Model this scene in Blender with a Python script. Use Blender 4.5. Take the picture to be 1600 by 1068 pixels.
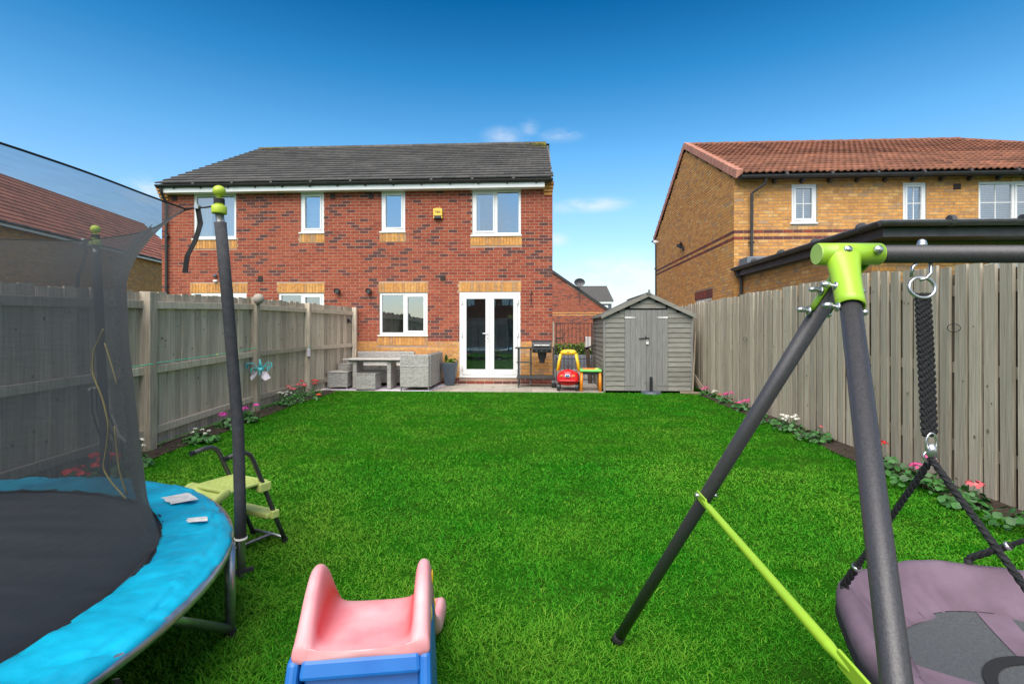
import bpy, math, random
import numpy as np
from mathutils import Vector, Matrix, noise as mnoise
random.seed(7)
S = bpy.context.scene
for o in list(bpy.data.objects): bpy.data.objects.remove(o)
PI = math.pi
TH = math.radians(3.22)            # the camera is turned 3.2 degrees left of the garden's axis
# ------------------------------------------------------------------ camera
cd = bpy.data.cameras.new('camera'); cam = bpy.data.objects.new('camera', cd)
S.collection.objects.link(cam); S.camera = cam
cam.location = (0, 0, 1.35); cam.rotation_euler = (PI/2, 0, TH)
cd.sensor_width = 36; cd.lens = 18.0; cd.shift_y = -20/1600; cd.clip_end = 3000; cd.clip_start = .05
# ------------------------------------------------------------------ world and sun
SUN_EL, SUN_AZ = math.radians(52), math.radians(194)     # azimuth clockwise from +y: behind the camera, to the left
w = bpy.data.worlds.new('World'); S.world = w; w.use_nodes = True
nt = w.node_tree; N = nt.nodes; L = nt.links
bg = N['Background']; bg.inputs['Strength'].default_value = .14
sky = N.new('ShaderNodeTexSky'); sky.sky_type = 'NISHITA'; sky.sun_disc = False
sky.sun_elevation = SUN_EL; sky.sun_rotation = SUN_AZ; sky.air_density = 1.0; sky.dust_density = .6; sky.ozone_density = 2.0
tc = N.new('ShaderNodeTexCoord'); sep = N.new('ShaderNodeSeparateXYZ'); L.new(tc.outputs['Generated'], sep.inputs[0])
ramp = N.new('ShaderNodeValToRGB'); L.new(sep.outputs['Z'], ramp.inputs[0])
e = ramp.color_ramp.elements
e[0].position = 0.0; e[0].color = (.92, .92, .95, 1)
e[1].position = .75; e[1].color = (.02, .38, .66, 1)
for p, c in ((.10, (.95, 1.02, 1.05, 1)), (.22, (.80, 1.08, 1.22, 1)), (.32, (.50, 1.00, 1.16, 1)), (.44, (.14, .72, .98, 1)), (.54, (.02, .46, .74, 1))):
    q = e.new(p); q.color = c
mul = N.new('ShaderNodeMix'); mul.data_type = 'RGBA'; mul.blend_type = 'MULTIPLY'; mul.inputs[0].default_value = 1
L.new(sky.outputs[0], mul.inputs[6]); L.new(ramp.outputs[0], mul.inputs[7])
# clouds: noise gathered round a few directions of the real sky
nz = N.new('ShaderNodeTexNoise'); nz.inputs['Scale'].default_value = 9; nz.inputs['Detail'].default_value = 9; nz.inputs['Roughness'].default_value = .62
mp = N.new('ShaderNodeMapping'); mp.inputs['Scale'].default_value = (1, 1, 2.6); L.new(tc.outputs['Generated'], mp.inputs[0]); L.new(mp.outputs[0], nz.inputs[0])
def skydir(px, py):
    u = (px-800)/800; v = (514-py)/800
    d = Vector((-math.sin(TH)+u*math.cos(TH), math.cos(TH)+u*math.sin(TH), v)); return d.normalized()
tot = None
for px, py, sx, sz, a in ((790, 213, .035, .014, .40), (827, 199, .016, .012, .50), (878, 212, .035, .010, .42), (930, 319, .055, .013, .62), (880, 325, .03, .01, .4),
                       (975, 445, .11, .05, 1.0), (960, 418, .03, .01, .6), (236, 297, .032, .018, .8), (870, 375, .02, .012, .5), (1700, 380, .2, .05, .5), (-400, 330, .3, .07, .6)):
    d = skydir(px, py)
    sub = N.new('ShaderNodeVectorMath'); sub.operation = 'SUBTRACT'; L.new(tc.outputs['Generated'], sub.inputs[0]); sub.inputs[1].default_value = d
    sc = N.new('ShaderNodeVectorMath'); sc.operation = 'DIVIDE'; L.new(sub.outputs[0], sc.inputs[0]); sc.inputs[1].default_value = (sx, sx, sz)
    ln = N.new('ShaderNodeVectorMath'); ln.operation = 'LENGTH'; L.new(sc.outputs[0], ln.inputs[0])
    mr = N.new('ShaderNodeMapRange'); mr.interpolation_type = 'SMOOTHSTEP'; L.new(ln.outputs['Value'], mr.inputs[0])
    mr.inputs[1].default_value = 1.6; mr.inputs[2].default_value = 0; mr.inputs[3].default_value = 0; mr.inputs[4].default_value = a
    if tot is None: tot = mr.outputs[0]
    else:
        ad = N.new('ShaderNodeMath'); ad.operation = 'MAXIMUM'; L.new(tot, ad.inputs[0]); L.new(mr.outputs[0], ad.inputs[1]); tot = ad.outputs[0]
n2 = N.new('ShaderNodeTexNoise'); n2.inputs['Scale'].default_value = 2.2; n2.inputs['Detail'].default_value = 6; L.new(tc.outputs['Generated'], n2.inputs[0])  # more cloud added overhead and behind the camera, unseen, to whiten the ambient light
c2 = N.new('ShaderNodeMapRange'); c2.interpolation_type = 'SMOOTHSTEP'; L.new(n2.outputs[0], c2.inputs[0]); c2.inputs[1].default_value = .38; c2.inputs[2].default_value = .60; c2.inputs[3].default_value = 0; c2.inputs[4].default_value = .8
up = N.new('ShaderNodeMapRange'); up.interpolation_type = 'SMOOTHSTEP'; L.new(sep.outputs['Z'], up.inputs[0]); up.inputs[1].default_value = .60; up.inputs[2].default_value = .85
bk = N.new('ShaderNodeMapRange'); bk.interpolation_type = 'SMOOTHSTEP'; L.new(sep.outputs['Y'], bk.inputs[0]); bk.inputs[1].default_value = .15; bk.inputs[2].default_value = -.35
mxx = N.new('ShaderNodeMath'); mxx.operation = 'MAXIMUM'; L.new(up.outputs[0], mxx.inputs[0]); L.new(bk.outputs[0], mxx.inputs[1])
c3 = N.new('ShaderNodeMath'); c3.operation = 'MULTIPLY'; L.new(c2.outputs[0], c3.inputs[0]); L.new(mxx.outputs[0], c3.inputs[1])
ctr = N.new('ShaderNodeMapRange'); L.new(nz.outputs[0], ctr.inputs[0]); ctr.inputs[1].default_value = .37; ctr.inputs[2].default_value = .58
cm = N.new('ShaderNodeMath'); cm.operation = 'MULTIPLY'; L.new(tot, cm.inputs[0]); L.new(ctr.outputs[0], cm.inputs[1])
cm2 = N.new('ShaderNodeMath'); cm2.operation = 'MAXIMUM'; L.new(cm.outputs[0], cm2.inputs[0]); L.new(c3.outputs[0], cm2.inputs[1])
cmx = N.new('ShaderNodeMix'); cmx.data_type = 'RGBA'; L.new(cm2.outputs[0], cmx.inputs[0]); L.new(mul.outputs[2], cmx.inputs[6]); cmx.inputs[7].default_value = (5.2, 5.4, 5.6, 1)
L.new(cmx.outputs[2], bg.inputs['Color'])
sd = bpy.data.lights.new('sun', 'SUN'); sd.energy = 4.4; sd.angle = math.radians(62); sd.color = (1, .93, .83)
so = bpy.data.objects.new('sun', sd); S.collection.objects.link(so)
sv = Vector((math.sin(SUN_AZ)*math.cos(SUN_EL), math.cos(SUN_AZ)*math.cos(SUN_EL), math.sin(SUN_EL)))
so.rotation_euler = sv.to_track_quat('Z', 'Y').to_euler()
S.view_settings.view_transform = 'Standard'; S.view_settings.look = 'None'; S.view_settings.exposure = .42; S.view_settings.gamma = 1
S.view_settings.use_curve_mapping = False
S.render.engine = 'CYCLES'; S.cycles.transparent_max_bounces = 16; S.cycles.max_bounces = 6
# ------------------------------------------------------------------ materials
def mat(name, c, c2=None, rough=.6, metal=0, scale=8, stretch=(1, 1, 1), lo=.35, hi=.65, tone=0, tint=None, orand=0, bump=0, bscale=80, bstretch=None, coat=0, spec=.5, detail=6):
    """Principled; colour c to c2 by noise, brightness varied by the attribute tone and per object"""
    m = bpy.data.materials.new(name); m.use_nodes = True; n = m.node_tree.nodes; l = m.node_tree.links
    b = n['Principled BSDF']; b.inputs['Roughness'].default_value = rough; b.inputs['Metallic'].default_value = metal
    b.inputs['Specular IOR Level'].default_value = spec
    if coat: b.inputs['Coat Weight'].default_value = coat; b.inputs['Coat Roughness'].default_value = .12
    t = n.new('ShaderNodeTexCoord'); oi = n.new('ShaderNodeObjectInfo')
    off = n.new('ShaderNodeMath'); off.operation = 'MULTIPLY'; off.inputs[1].default_value = 41.7; l.new(oi.outputs['Random'], off.inputs[0])
    av = n.new('ShaderNodeVectorMath'); av.operation = 'ADD'; l.new(t.outputs['Object'], av.inputs[0]); l.new(off.outputs[0], av.inputs[1])
    p = n.new('ShaderNodeMapping'); p.inputs['Scale'].default_value = stretch; l.new(av.outputs[0], p.inputs[0])
    z = n.new('ShaderNodeTexNoise'); z.inputs['Scale'].default_value = scale; z.inputs['Detail'].default_value = detail; l.new(p.outputs[0], z.inputs[0])
    r = n.new('ShaderNodeMapRange'); l.new(z.outputs[0], r.inputs[0]); r.inputs[1].default_value = lo; r.inputs[2].default_value = hi
    mx = n.new('ShaderNodeMix'); mx.data_type = 'RGBA'; l.new(r.outputs[0], mx.inputs[0])
    mx.inputs[6].default_value = (*c, 1); mx.inputs[7].default_value = (*(c2 or [k*.85 for k in c]), 1)
    out = mx.outputs[2]
    if tone or orand:
        a = n.new('ShaderNodeAttribute'); a.attribute_name = 'tone'
        k = n.new('ShaderNodeMath'); k.operation = 'MULTIPLY_ADD'; l.new(a.outputs['Fac'], k.inputs[0]); k.inputs[1].default_value = 2*tone; k.inputs[2].default_value = 1-tone
        k2 = n.new('ShaderNodeMath'); k2.operation = 'MULTIPLY_ADD'; l.new(oi.outputs['Random'], k2.inputs[0]); k2.inputs[1].default_value = 2*orand; k2.inputs[2].default_value = 1-orand
        k3 = n.new('ShaderNodeMath'); k3.operation = 'MULTIPLY'; l.new(k.outputs[0], k3.inputs[0]); l.new(k2.outputs[0], k3.inputs[1])
        if tint:
            tm = n.new('ShaderNodeMix'); tm.data_type = 'RGBA'; l.new(a.outputs['Fac'], tm.inputs[0]); l.new(out, tm.inputs[6]); tm.inputs[7].default_value = (*tint, 1); out = tm.outputs[2]
        vm = n.new('ShaderNodeVectorMath'); vm.operation = 'SCALE'; l.new(out, vm.inputs[0]); l.new(k3.outputs[0], vm.inputs[3]); out = vm.outputs[0]
    l.new(out, b.inputs['Base Color'])
    if bump:
        p2 = n.new('ShaderNodeMapping'); p2.inputs['Scale'].default_value = bstretch or stretch; l.new(av.outputs[0], p2.inputs[0])
        z2 = n.new('ShaderNodeTexNoise'); z2.inputs['Scale'].default_value = bscale; z2.inputs['Detail'].default_value = 5; l.new(p2.outputs[0], z2.inputs[0])
        bp = n.new('ShaderNodeBump'); bp.inputs['Strength'].default_value = bump; bp.inputs['Distance'].default_value = .01; l.new(z2.outputs[0], bp.inputs['Height']); l.new(bp.outputs[0], b.inputs['Normal'])
    return m
def brick_mat(name):
    m = mat(name, (.3, .3, .3), rough=.9, bump=.5, bscale=70); n = m.node_tree.nodes; l = m.node_tree.links; b = n['Principled BSDF']
    a = n.new('ShaderNodeAttribute'); a.attribute_name = 'tone'
    def ramp(sub, cols):
        s = n.new('ShaderNodeMath'); s.operation = 'SUBTRACT'; l.new(a.outputs['Fac'], s.inputs[0]); s.inputs[1].default_value = sub
        r = n.new('ShaderNodeValToRGB'); l.new(s.outputs[0], r.inputs[0]); e = r.color_ramp.elements
        e[0].position = cols[0][0]; e[0].color = (*cols[0][1], 1); e[1].position = cols[-1][0]; e[1].color = (*cols[-1][1], 1)
        for p, c in cols[1:-1]: q = e.new(p); q.color = (*c, 1)
        return r.outputs[0]
    r0 = ramp(0, [(0, (.085, .036, .036)), (.25, (.14, .042, .037)), (.35, (.24, .048, .028)), (.7, (.31, .064, .031)), (1, (.35, .085, .042))])
    r1 = ramp(1, [(0, (.42, .27, .15)), (.2, (.48, .24, .09)), (.5, (.58, .275, .075)), (.8, (.62, .31, .09)), (1, (.63, .37, .14))])
    st = n.new('ShaderNodeMath'); st.operation = 'GREATER_THAN'; st.inputs[1].default_value = 1.0; l.new(a.outputs['Fac'], st.inputs[0])
    mx = n.new('ShaderNodeMix'); mx.data_type = 'RGBA'; l.new(st.outputs[0], mx.inputs[0]); l.new(r0, mx.inputs[6]); l.new(r1, mx.inputs[7])
    old = [x for x in n if x.type == 'MIX' and x != mx][0]
    old.inputs[6].default_value = (.8, .78, .74, 1); old.inputs[7].default_value = (1.12, 1.1, 1.1, 1)
    z = [x for x in n if x.type == 'TEX_NOISE'][0]; z.inputs['Scale'].default_value = 14
    mm = n.new('ShaderNodeMix'); mm.data_type = 'RGBA'; mm.blend_type = 'MULTIPLY'; mm.inputs[0].default_value = 1
    l.new(mx.outputs[2], mm.inputs[6]); l.new(old.outputs[2], mm.inputs[7]); l.new(mm.outputs[2], b.inputs['Base Color'])
    return m
M = {}
M['brick'] = brick_mat('brick')
M['mortar'] = mat('mortar', (.46, .32, .24), (.38, .26, .19), rough=.95, scale=5)
M['mortar_buff'] = mat('mortar_buff', (.34, .27, .18), (.28, .22, .14), rough=.95, scale=5)
M['tile_dark'] = mat('tile_dark', (.085, .078, .072), (.055, .052, .05), rough=.75, scale=6, tone=.3, bump=.3)
M['tile_red'] = mat('tile_red', (.235, .090, .050), (.155, .060, .036), rough=.8, scale=6, tone=.36, bump=.3)
M['tile_brown'] = mat('tile_brown', (.31, .105, .066), (.23, .08, .052), rough=.8, scale=6, tone=.28, bump=.3)
M['tile_verge'] = mat('tile_verge', (.50, .23, .16), (.42, .18, .125), rough=.8, scale=6, orand=.1)
M['moss'] = mat('moss', (.25, .22, .03), (.12, .12, .03), rough=1, scale=30)
M['upvc'] = mat('upvc', (.80, .80, .79), (.76, .76, .75), rough=.3, scale=3)
M['gutter'] = mat('gutter', (.022, .022, .024), (.035, .035, .037), rough=.6, scale=8)
M['gutter_grey'] = mat('gutter_grey', (.05, .05, .054), (.075, .075, .08), rough=.45, scale=8)
M['lead'] = mat('lead', (.16, .18, .21), (.11, .12, .14), rough=.6)
M['dark'] = mat('dark', (.02, .02, .02), rough=.7)
M['vent'] = mat('vent', (.055, .035, .03), rough=.7)
M['room'] = mat('room', (.34, .34, .33), (.26, .26, .25), rough=.9)
M['curtain'] = mat('curtain', (.62, .68, .70), (.45, .52, .55), rough=.9, scale=22, stretch=(1, 1, .02), lo=.4, hi=.6)
M['fence'] = mat('fence', (.62, .54, .43), (.38, .315, .24), rough=.9, scale=5, stretch=(9, 9, .7), lo=.3, hi=.72, orand=.24, bump=.8, bscale=8, bstretch=(20, 20, 1), detail=8)
M['fence_grey'] = mat('fence_grey', (.55, .48, .375), (.36, .305, .23), rough=.9, scale=5, stretch=(9, 9, .8), lo=.3, hi=.72, orand=.24, bump=.8, bscale=8, bstretch=(20, 20, 1), detail=8)
M['fence_rear_shade'] = mat('fence_rear_shade', (.17, .13, .09), (.10, .075, .05), rough=.95, scale=5, stretch=(9, 9, .8), orand=.15)  # rear pales darker than the front: shade of the gaps put into the colour
M['knot'] = mat('knot', (.13, .10, .07), (.20, .16, .115), rough=.9, scale=40)
M['shed'] = mat('shed', (.255, .245, .215), (.165, .16, .14), rough=.85, scale=5, stretch=(1, 6, 9), lo=.3, hi=.7, orand=.13, bump=.4, bscale=10, bstretch=(1, 10, 20))
M['shed_door'] = mat('shed_door', (.235, .232, .22), (.165, .163, .155), rough=.85, scale=5, stretch=(9, 6, .8), lo=.3, hi=.7, orand=.08, bump=.4, bscale=10, bstretch=(18, 10, 1))
M['felt'] = mat('felt', (.13, .13, .12), (.09, .09, .085), rough=.95, scale=20, bump=.4)
M['slab'] = mat('slab', (.38, .33, .275), (.29, .26, .22), rough=.9, scale=4, orand=.13, bump=.3)
M['soil'] = mat('soil', (.055, .036, .022), (.028, .018, .012), rough=1, scale=14, bump=1, bscale=25)
M['asphalt'] = mat('asphalt', (.16, .16, .165), (.12, .12, .125), rough=.95, scale=3)
M['paving'] = mat('paving', (.42, .41, .40), (.34, .33, .32), rough=.95, scale=4)
M['steel'] = mat('steel', (.58, .59, .60), (.42, .43, .44), rough=.32, metal=.9, scale=20)
M['bolt'] = mat('bolt', (.72, .72, .72), (.5, .5, .5), rough=.28, metal=.9, scale=30)
M['graphite'] = mat('graphite', (.055, .053, .058), (.085, .082, .088), rough=.42, metal=.35, scale=300, bump=.12, bscale=500)
M['foam'] = mat('foam', (.035, .036, .042), (.05, .051, .058), rough=.85, scale=40, bump=.3, bscale=300)
M['lime'] = mat('lime', (.36, .60, .035), (.31, .54, .03), rough=.38, scale=6, coat=.2)
M['lime_cap'] = mat('lime_cap', (.50, .62, .05), (.42, .54, .04), rough=.45, scale=10)
M['lime_end'] = mat('lime_end', (.42, .62, .16), (.36, .56, .13), rough=.5, scale=10)
M['blue_pad'] = mat('blue_pad', (.004, .45, .68), (.003, .27, .45), rough=.45, scale=4.5, lo=.42, hi=.72, bump=.9, bscale=8, spec=.35)
M['mat_black'] = mat('mat_black', (.020, .022, .028), (.032, .034, .040), rough=.55, scale=3, stretch=(1, 6, 1), bump=.15, bscale=200, spec=.4)
M['white_tag'] = mat('white_tag', (.82, .80, .77), (.62, .60, .57), rough=.7, scale=25)
M['black_web'] = mat('black_web', (.012, .012, .014), rough=.8)
M['rope'] = mat('rope', (.014, .015, .018), (.03, .032, .036), rough=.85, scale=60, stretch=(1, 1, 3), bump=1, bscale=160)
M['zip'] = mat('zip', (.30, .25, .06), (.22, .18, .05), rough=.7)
M['purple'] = mat('purple', (.17, .115, .158), (.125, .083, .115), rough=.85, scale=9, bump=.5, bscale=14)
M['seat_net'] = mat('seat_net', (.055, .06, .065), (.085, .09, .095), rough=.7, scale=160)
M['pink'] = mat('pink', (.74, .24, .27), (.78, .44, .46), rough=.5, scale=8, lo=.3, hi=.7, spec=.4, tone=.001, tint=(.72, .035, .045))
M['blue_toy'] = mat('blue_toy', (.008, .115, .43), (.012, .14, .47), rough=.42, scale=10)
M['yellow'] = mat('yellow', (.85, .56, .03), (.78, .48, .02), rough=.35, scale=8)
M['red_toy'] = mat('red_toy', (.62, .012, .018), (.50, .010, .016), rough=.33, scale=8)
M['green_toy'] = mat('green_toy', (.19, .62, .12), (.15, .54, .10), rough=.4)
M['orange_toy'] = mat('orange_toy', (.82, .27, .015), (.72, .22, .012), rough=.4)
M['pale_green'] = mat('pale_green', (.58, .66, .20), (.52, .60, .17), rough=.5, scale=12)
M['pot'] = mat('pot', (.075, .095, .125), (.06, .075, .10), rough=.5)
M['bbq'] = mat('bbq', (.018, .020, .024), (.03, .032, .036), rough=.35)
M['cart'] = mat('cart', (.055, .058, .055), (.035, .036, .035), rough=.6)
M['leaf'] = mat('leaf', (.05, .17, .03), (.025, .10, .02), rough=.55, scale=30, tone=.4)
M['leaf_yellow'] = mat('leaf_yellow', (.17, .24, .03), (.07, .15, .02), rough=.6, scale=8, tone=.4)
M['iron'] = mat('iron', (.025, .025, .028), rough=.5)
M['wood_brown'] = mat('wood_brown', (.10, .06, .035), rough=.8)
M['plank'] = mat('plank', (.30, .24, .18), (.22, .17, .12), rough=.9, scale=6, stretch=(6, 6, 1))
M['alarm'] = mat('alarm', (.85, .55, .07), (.80, .5, .06), rough=.4)
M['turq'] = mat('turq', (.12, .55, .60), (.09, .48, .52), rough=.4)
M['cloth'] = mat('cloth', (.74, .68, .76), (.60, .55, .64), rough=.9)
M['cord_green'] = mat('cord_green', (.10, .62, .40), rough=.6)
M['grass'] = mat('grass', (.014, .285, .004), (.050, .305, .007), rough=.7, scale=1.1, tone=.40, tint=(.11, .22, .018), spec=.12)
M['lawn'] = mat('lawn', (.010, .09, .003), (.022, .075, .006), rough=1, scale=2.5, bump=1, bscale=60, spec=0)
def flower_mat(n, c): M[n] = mat(n, c, [k*.8 for k in c], rough=.6, scale=60, tone=.2)
flower_mat('petal_red', (.72, .02, .025)); flower_mat('petal_pink', (.82, .10, .32)); flower_mat('petal_white', (.82, .80, .70)); flower_mat('petal_coral', (.85, .16, .18)); flower_mat('petal_magenta', (.75, .06, .42)); flower_mat('petal_orange', (.85, .12, .03)); flower_mat('petal_mix', (.62, .07, .16))
def rattan():
    m = mat('rattan', (.3, .3, .3), rough=.7); n = m.node_tree.nodes; l = m.node_tree.links; b = n['Principled BSDF']
    t = [x for x in n if x.type == 'TEX_COORD'][0]
    sp = n.new('ShaderNodeSeparateXYZ'); l.new(t.outputs['Object'], sp.inputs[0])
    ad = n.new('ShaderNodeMath'); l.new(sp.outputs[0], ad.inputs[0]); l.new(sp.outputs[1], ad.inputs[1])
    cb = n.new('ShaderNodeCombineXYZ'); l.new(ad.outputs[0], cb.inputs[0]); l.new(sp.outputs[2], cb.inputs[1])
    br = n.new('ShaderNodeTexBrick'); l.new(cb.outputs[0], br.inputs[0]); br.inputs['Color1'].default_value = (.60, .575, .54, 1); br.inputs['Color2'].default_value = (.40, .385, .365, 1)
    br.inputs['Mortar'].default_value = (.10, .10, .10, 1); br.inputs['Scale'].default_value = 1; br.inputs['Mortar Size'].default_value = .003; br.inputs['Brick Width'].default_value = .06; br.inputs['Row Height'].default_value = .022
    l.new(br.outputs[0], b.inputs['Base Color'])
    bp = n.new('ShaderNodeBump'); bp.inputs['Strength'].default_value = .7; bp.inputs['Distance'].default_value = .006; l.new(br.outputs['Fac'], bp.inputs['Height']); bp.invert = True; l.new(bp.outputs[0], b.inputs['Normal'])
    return m
M['rattan'] = rattan()
def glass(name, refl, tint):
    m = bpy.data.materials.new(name); m.use_nodes = True; n = m.node_tree.nodes; l = m.node_tree.links; n.remove(n['Principled BSDF'])
    g = n.new('ShaderNodeBsdfGlossy'); g.inputs['Roughness'].default_value = .015; g.inputs['Color'].default_value = (.92, .97, 1, 1)
    z = n.new('ShaderNodeTexNoise'); z.inputs['Scale'].default_value = 1.6; bp = n.new('ShaderNodeBump'); bp.inputs['Strength'].default_value = .12; bp.inputs['Distance'].default_value = .02
    l.new(z.outputs[0], bp.inputs['Height']); l.new(bp.outputs[0], g.inputs['Normal'])
    t = n.new('ShaderNodeBsdfTransparent'); t.inputs[0].default_value = (*tint, 1)
    mx = n.new('ShaderNodeMixShader'); f = n.new('ShaderNodeFresnel'); f.inputs[0].default_value = 1.5
    a = n.new('ShaderNodeMath'); a.operation = 'ADD'; a.use_clamp = True; a.inputs[1].default_value = refl; l.new(f.outputs[0], a.inputs[0]); l.new(a.outputs[0], mx.inputs[0])
    l.new(t.outputs[0], mx.inputs[1]); l.new(g.outputs[0], mx.inputs[2]); l.new(mx.outputs[0], n['Material Output'].inputs[0]); return m
M['glass'] = glass('glass', .33, (.75, .8, .82))
M['glass_far'] = glass('glass_far', .3, (.7, .75, .78))
def netmat(nm='net', o0=.29, o1=.36):
    m = bpy.data.materials.new(nm); m.use_nodes = True; n = m.node_tree.nodes; l = m.node_tree.links; b = n['Principled BSDF']
    b.inputs['Base Color'].default_value = (.030, .033, .040, 1); b.inputs['Roughness'].default_value = .7
    t = n.new('ShaderNodeBsdfTransparent'); mx = n.new('ShaderNodeMixShader'); tl = n.new('ShaderNodeBsdfTranslucent'); tl.inputs[0].default_value = (.42, .44, .46, 1); m2 = n.new('ShaderNodeMixShader'); m2.inputs[0].default_value = .11; l.new(b.outputs[0], m2.inputs[1]); l.new(tl.outputs[0], m2.inputs[2])
    tc = n.new('ShaderNodeTexCoord'); mp = n.new('ShaderNodeMapping'); mp.inputs['Scale'].default_value = (1, 1, 14); l.new(tc.outputs['Object'], mp.inputs[0])
    z = n.new('ShaderNodeTexNoise'); z.inputs['Scale'].default_value = 9; z.inputs['Detail'].default_value = 8; l.new(mp.outputs[0], z.inputs[0])
    lw = n.new('ShaderNodeLayerWeight'); lw.inputs[0].default_value = .25
    r = n.new('ShaderNodeMapRange'); l.new(z.outputs[0], r.inputs[0]); r.inputs[1].default_value = .3; r.inputs[2].default_value = .7; r.inputs[3].default_value = o0; r.inputs[4].default_value = o1
    a = n.new('ShaderNodeMath'); a.operation = 'MULTIPLY_ADD'; l.new(lw.outputs['Facing'], a.inputs[0]); a.inputs[1].default_value = .75; l.new(r.outputs[0], a.inputs[2]); a.use_clamp = True
    l.new(a.outputs[0], mx.inputs[0]); l.new(t.outputs[0], mx.inputs[1]); l.new(m2.outputs[0], mx.inputs[2]); l.new(mx.outputs[0], n['Material Output'].inputs[0]); return m
M['net'] = netmat(); M['net_dense'] = netmat('net_dense', .42, .62)
# ------------------------------------------------------------------ helpers
C = S.collection
ROOTM = {}
def thing(name, label, cat, loc=(0, 0, 0), rz=0, group=None):
    o = bpy.data.objects.new(name, None); C.objects.link(o); o.location = loc; o.rotation_euler = (0, 0, rz); o.empty_display_size = .2
    o['label'] = label; o['category'] = cat
    if group: o['group'] = group
    ROOTM[o.name] = Matrix.Translation(loc) @ Matrix.Rotation(rz, 4, 'Z'); return o
def rootm(o):
    while o.parent: o = o.parent
    return ROOTM.get(o.name, Matrix())
class MB:
    def __init__(s): s.v = []; s.f = []; s.t = []
    def add(s, vs, fs, t=.5):
        k = len(s.v); s.v += [tuple(p) for p in vs]; s.f += [tuple(i+k for i in f) for f in fs]; s.t += [t]*len(fs); return s
    def box(s, x0, x1, y0, y1, z0, z1, t=.5):
        return s.add([(x0, y0, z0), (x1, y0, z0), (x1, y1, z0), (x0, y1, z0), (x0, y0, z1), (x1, y0, z1), (x1, y1, z1), (x0, y1, z1)],
                     [(0, 3, 2, 1), (4, 5, 6, 7), (0, 1, 5, 4), (1, 2, 6, 5), (2, 3, 7, 6), (3, 0, 4, 7)], t)
    def hexa(s, p, t=.5): return s.add(p, [(0, 3, 2, 1), (4, 5, 6, 7), (0, 1, 5, 4), (1, 2, 6, 5), (2, 3, 7, 6), (3, 0, 4, 7)], t)
    def bar(s, a, b, w, h, t=.5, up=(0, 0, 1)):
        a = Vector(a); b = Vector(b); d = (b-a).normalized(); u = Vector(up)
        if abs(d.dot(u)) > .95: u = Vector((0, 1, 0))
        x = d.cross(u).normalized()*(w/2); y = x.cross(d).normalized()*(h/2)
        return s.hexa([a-x-y, a+x-y, b+x-y, b-x-y, a-x+y, a+x+y, b+x+y, b-x+y], t)
    def tube(s, pts, r, n=12, t=.5, closed=False, caps=True):
        P = [Vector(p) for p in pts]; m = len(P); R = r if isinstance(r, (list, tuple)) else [r]*m
        up = None; rings = []
        for i in range(m):
            if closed: d = (P[(i+1) % m]-P[i-1]).normalized()
            else: d = (P[min(i+1, m-1)]-P[max(i-1, 0)]).normalized()
            if up is None:
                up = Vector((0, 0, 1)) if abs(d.z) < .9 else Vector((0, 1, 0))
            x = d.cross(up)
            if x.length < 1e-4: x = d.cross(Vector((1, 0, 0)))
            x.normalize(); y = x.cross(d).normalized(); up = y
            rings.append([P[i]+(x*math.cos(2*PI*k/n)+y*math.sin(2*PI*k/n))*R[i] for k in range(n)])
        vs = [p for q in rings for p in q]; fs = []
        for i in range(m if closed else m-1):
            j = (i+1) % m
            for k in range(n): fs.append((i*n+k, i*n+(k+1) % n, j*n+(k+1) % n, j*n+k))
        if caps and not closed: fs += [tuple(range(n))[::-1], tuple((m-1)*n+k for k in range(n))]
        return s.add(vs, fs, t)
    def ball(s, c, r, n=12, m=8, t=.5, sx=1, sy=1, sz=1):
        vs = []; fs = []
        for i in range(m+1):
            a = PI*i/m
            for k in range(n): b = 2*PI*k/n; vs.append((c[0]+r*sx*math.sin(a)*math.cos(b), c[1]+r*sy*math.sin(a)*math.sin(b), c[2]-r*sz*math.cos(a)))
        for i in range(m):
            for k in range(n): fs.append((i*n+k, i*n+(k+1) % n, (i+1)*n+(k+1) % n, (i+1)*n+k))
        return s.add(vs, fs, t)
    def prism(s, poly, axis, d0, d1, t=.5):
        """poly in the two other axes, extruded along axis"""
        def mk(a, b, d): return (d, a, b) if axis == 'x' else ((a, d, b) if axis == 'y' else (a, b, d))
        n = len(poly); vs = [mk(a, b, d0) for a, b in poly]+[mk(a, b, d1) for a, b in poly]
        fs = [tuple(range(n))[::-1], tuple(n+i for i in range(n))]+[(i, (i+1) % n, n+(i+1) % n, n+i) for i in range(n)]
        return s.add(vs, fs, t)
    def mesh(s, name, m, smooth=False, xf=None):
        vs = s.v if xf is None else [tuple(xf @ Vector(p)) for p in s.v]
        me = bpy.data.meshes.new(name); me.from_pydata(vs, [], s.f); me.materials.append(m if not isinstance(m, str) else M[m])
        at = me.attributes.new('tone', 'FLOAT', 'FACE'); at.data.foreach_set('value', s.t)
        if smooth: me.polygons.foreach_set('use_smooth', [True]*len(s.f))
        me.update(); return me
    def build(s, name, m, parent=None, world=False, smooth=False, bevel=0, sub=0, fix=False, label=None):
        xf = rootm(parent).inverted() if (world and parent) else None
        me = s.mesh(name, m, smooth, xf)
        if fix:
            import bmesh; bm = bmesh.new(); bm.from_mesh(me); bmesh.ops.recalc_face_normals(bm, faces=bm.faces); bm.to_mesh(me); bm.free()
        o = bpy.data.objects.new(name, me); C.objects.link(o)
        if parent: o.parent = parent
        if bevel:
            b = o.modifiers.new('bevel', 'BEVEL'); b.width = bevel; b.segments = 2; b.limit_method = 'ANGLE'; b.angle_limit = .6
            b.harden_normals = False
        if sub: q = o.modifiers.new('sub', 'SUBSURF'); q.levels = sub; q.render_levels = sub
        if label: o['label'] = label
        return o
def tag(o, label, cat, group=None):
    o['label'] = label; o['category'] = cat
    if group: o['group'] = group
    return o
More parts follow.
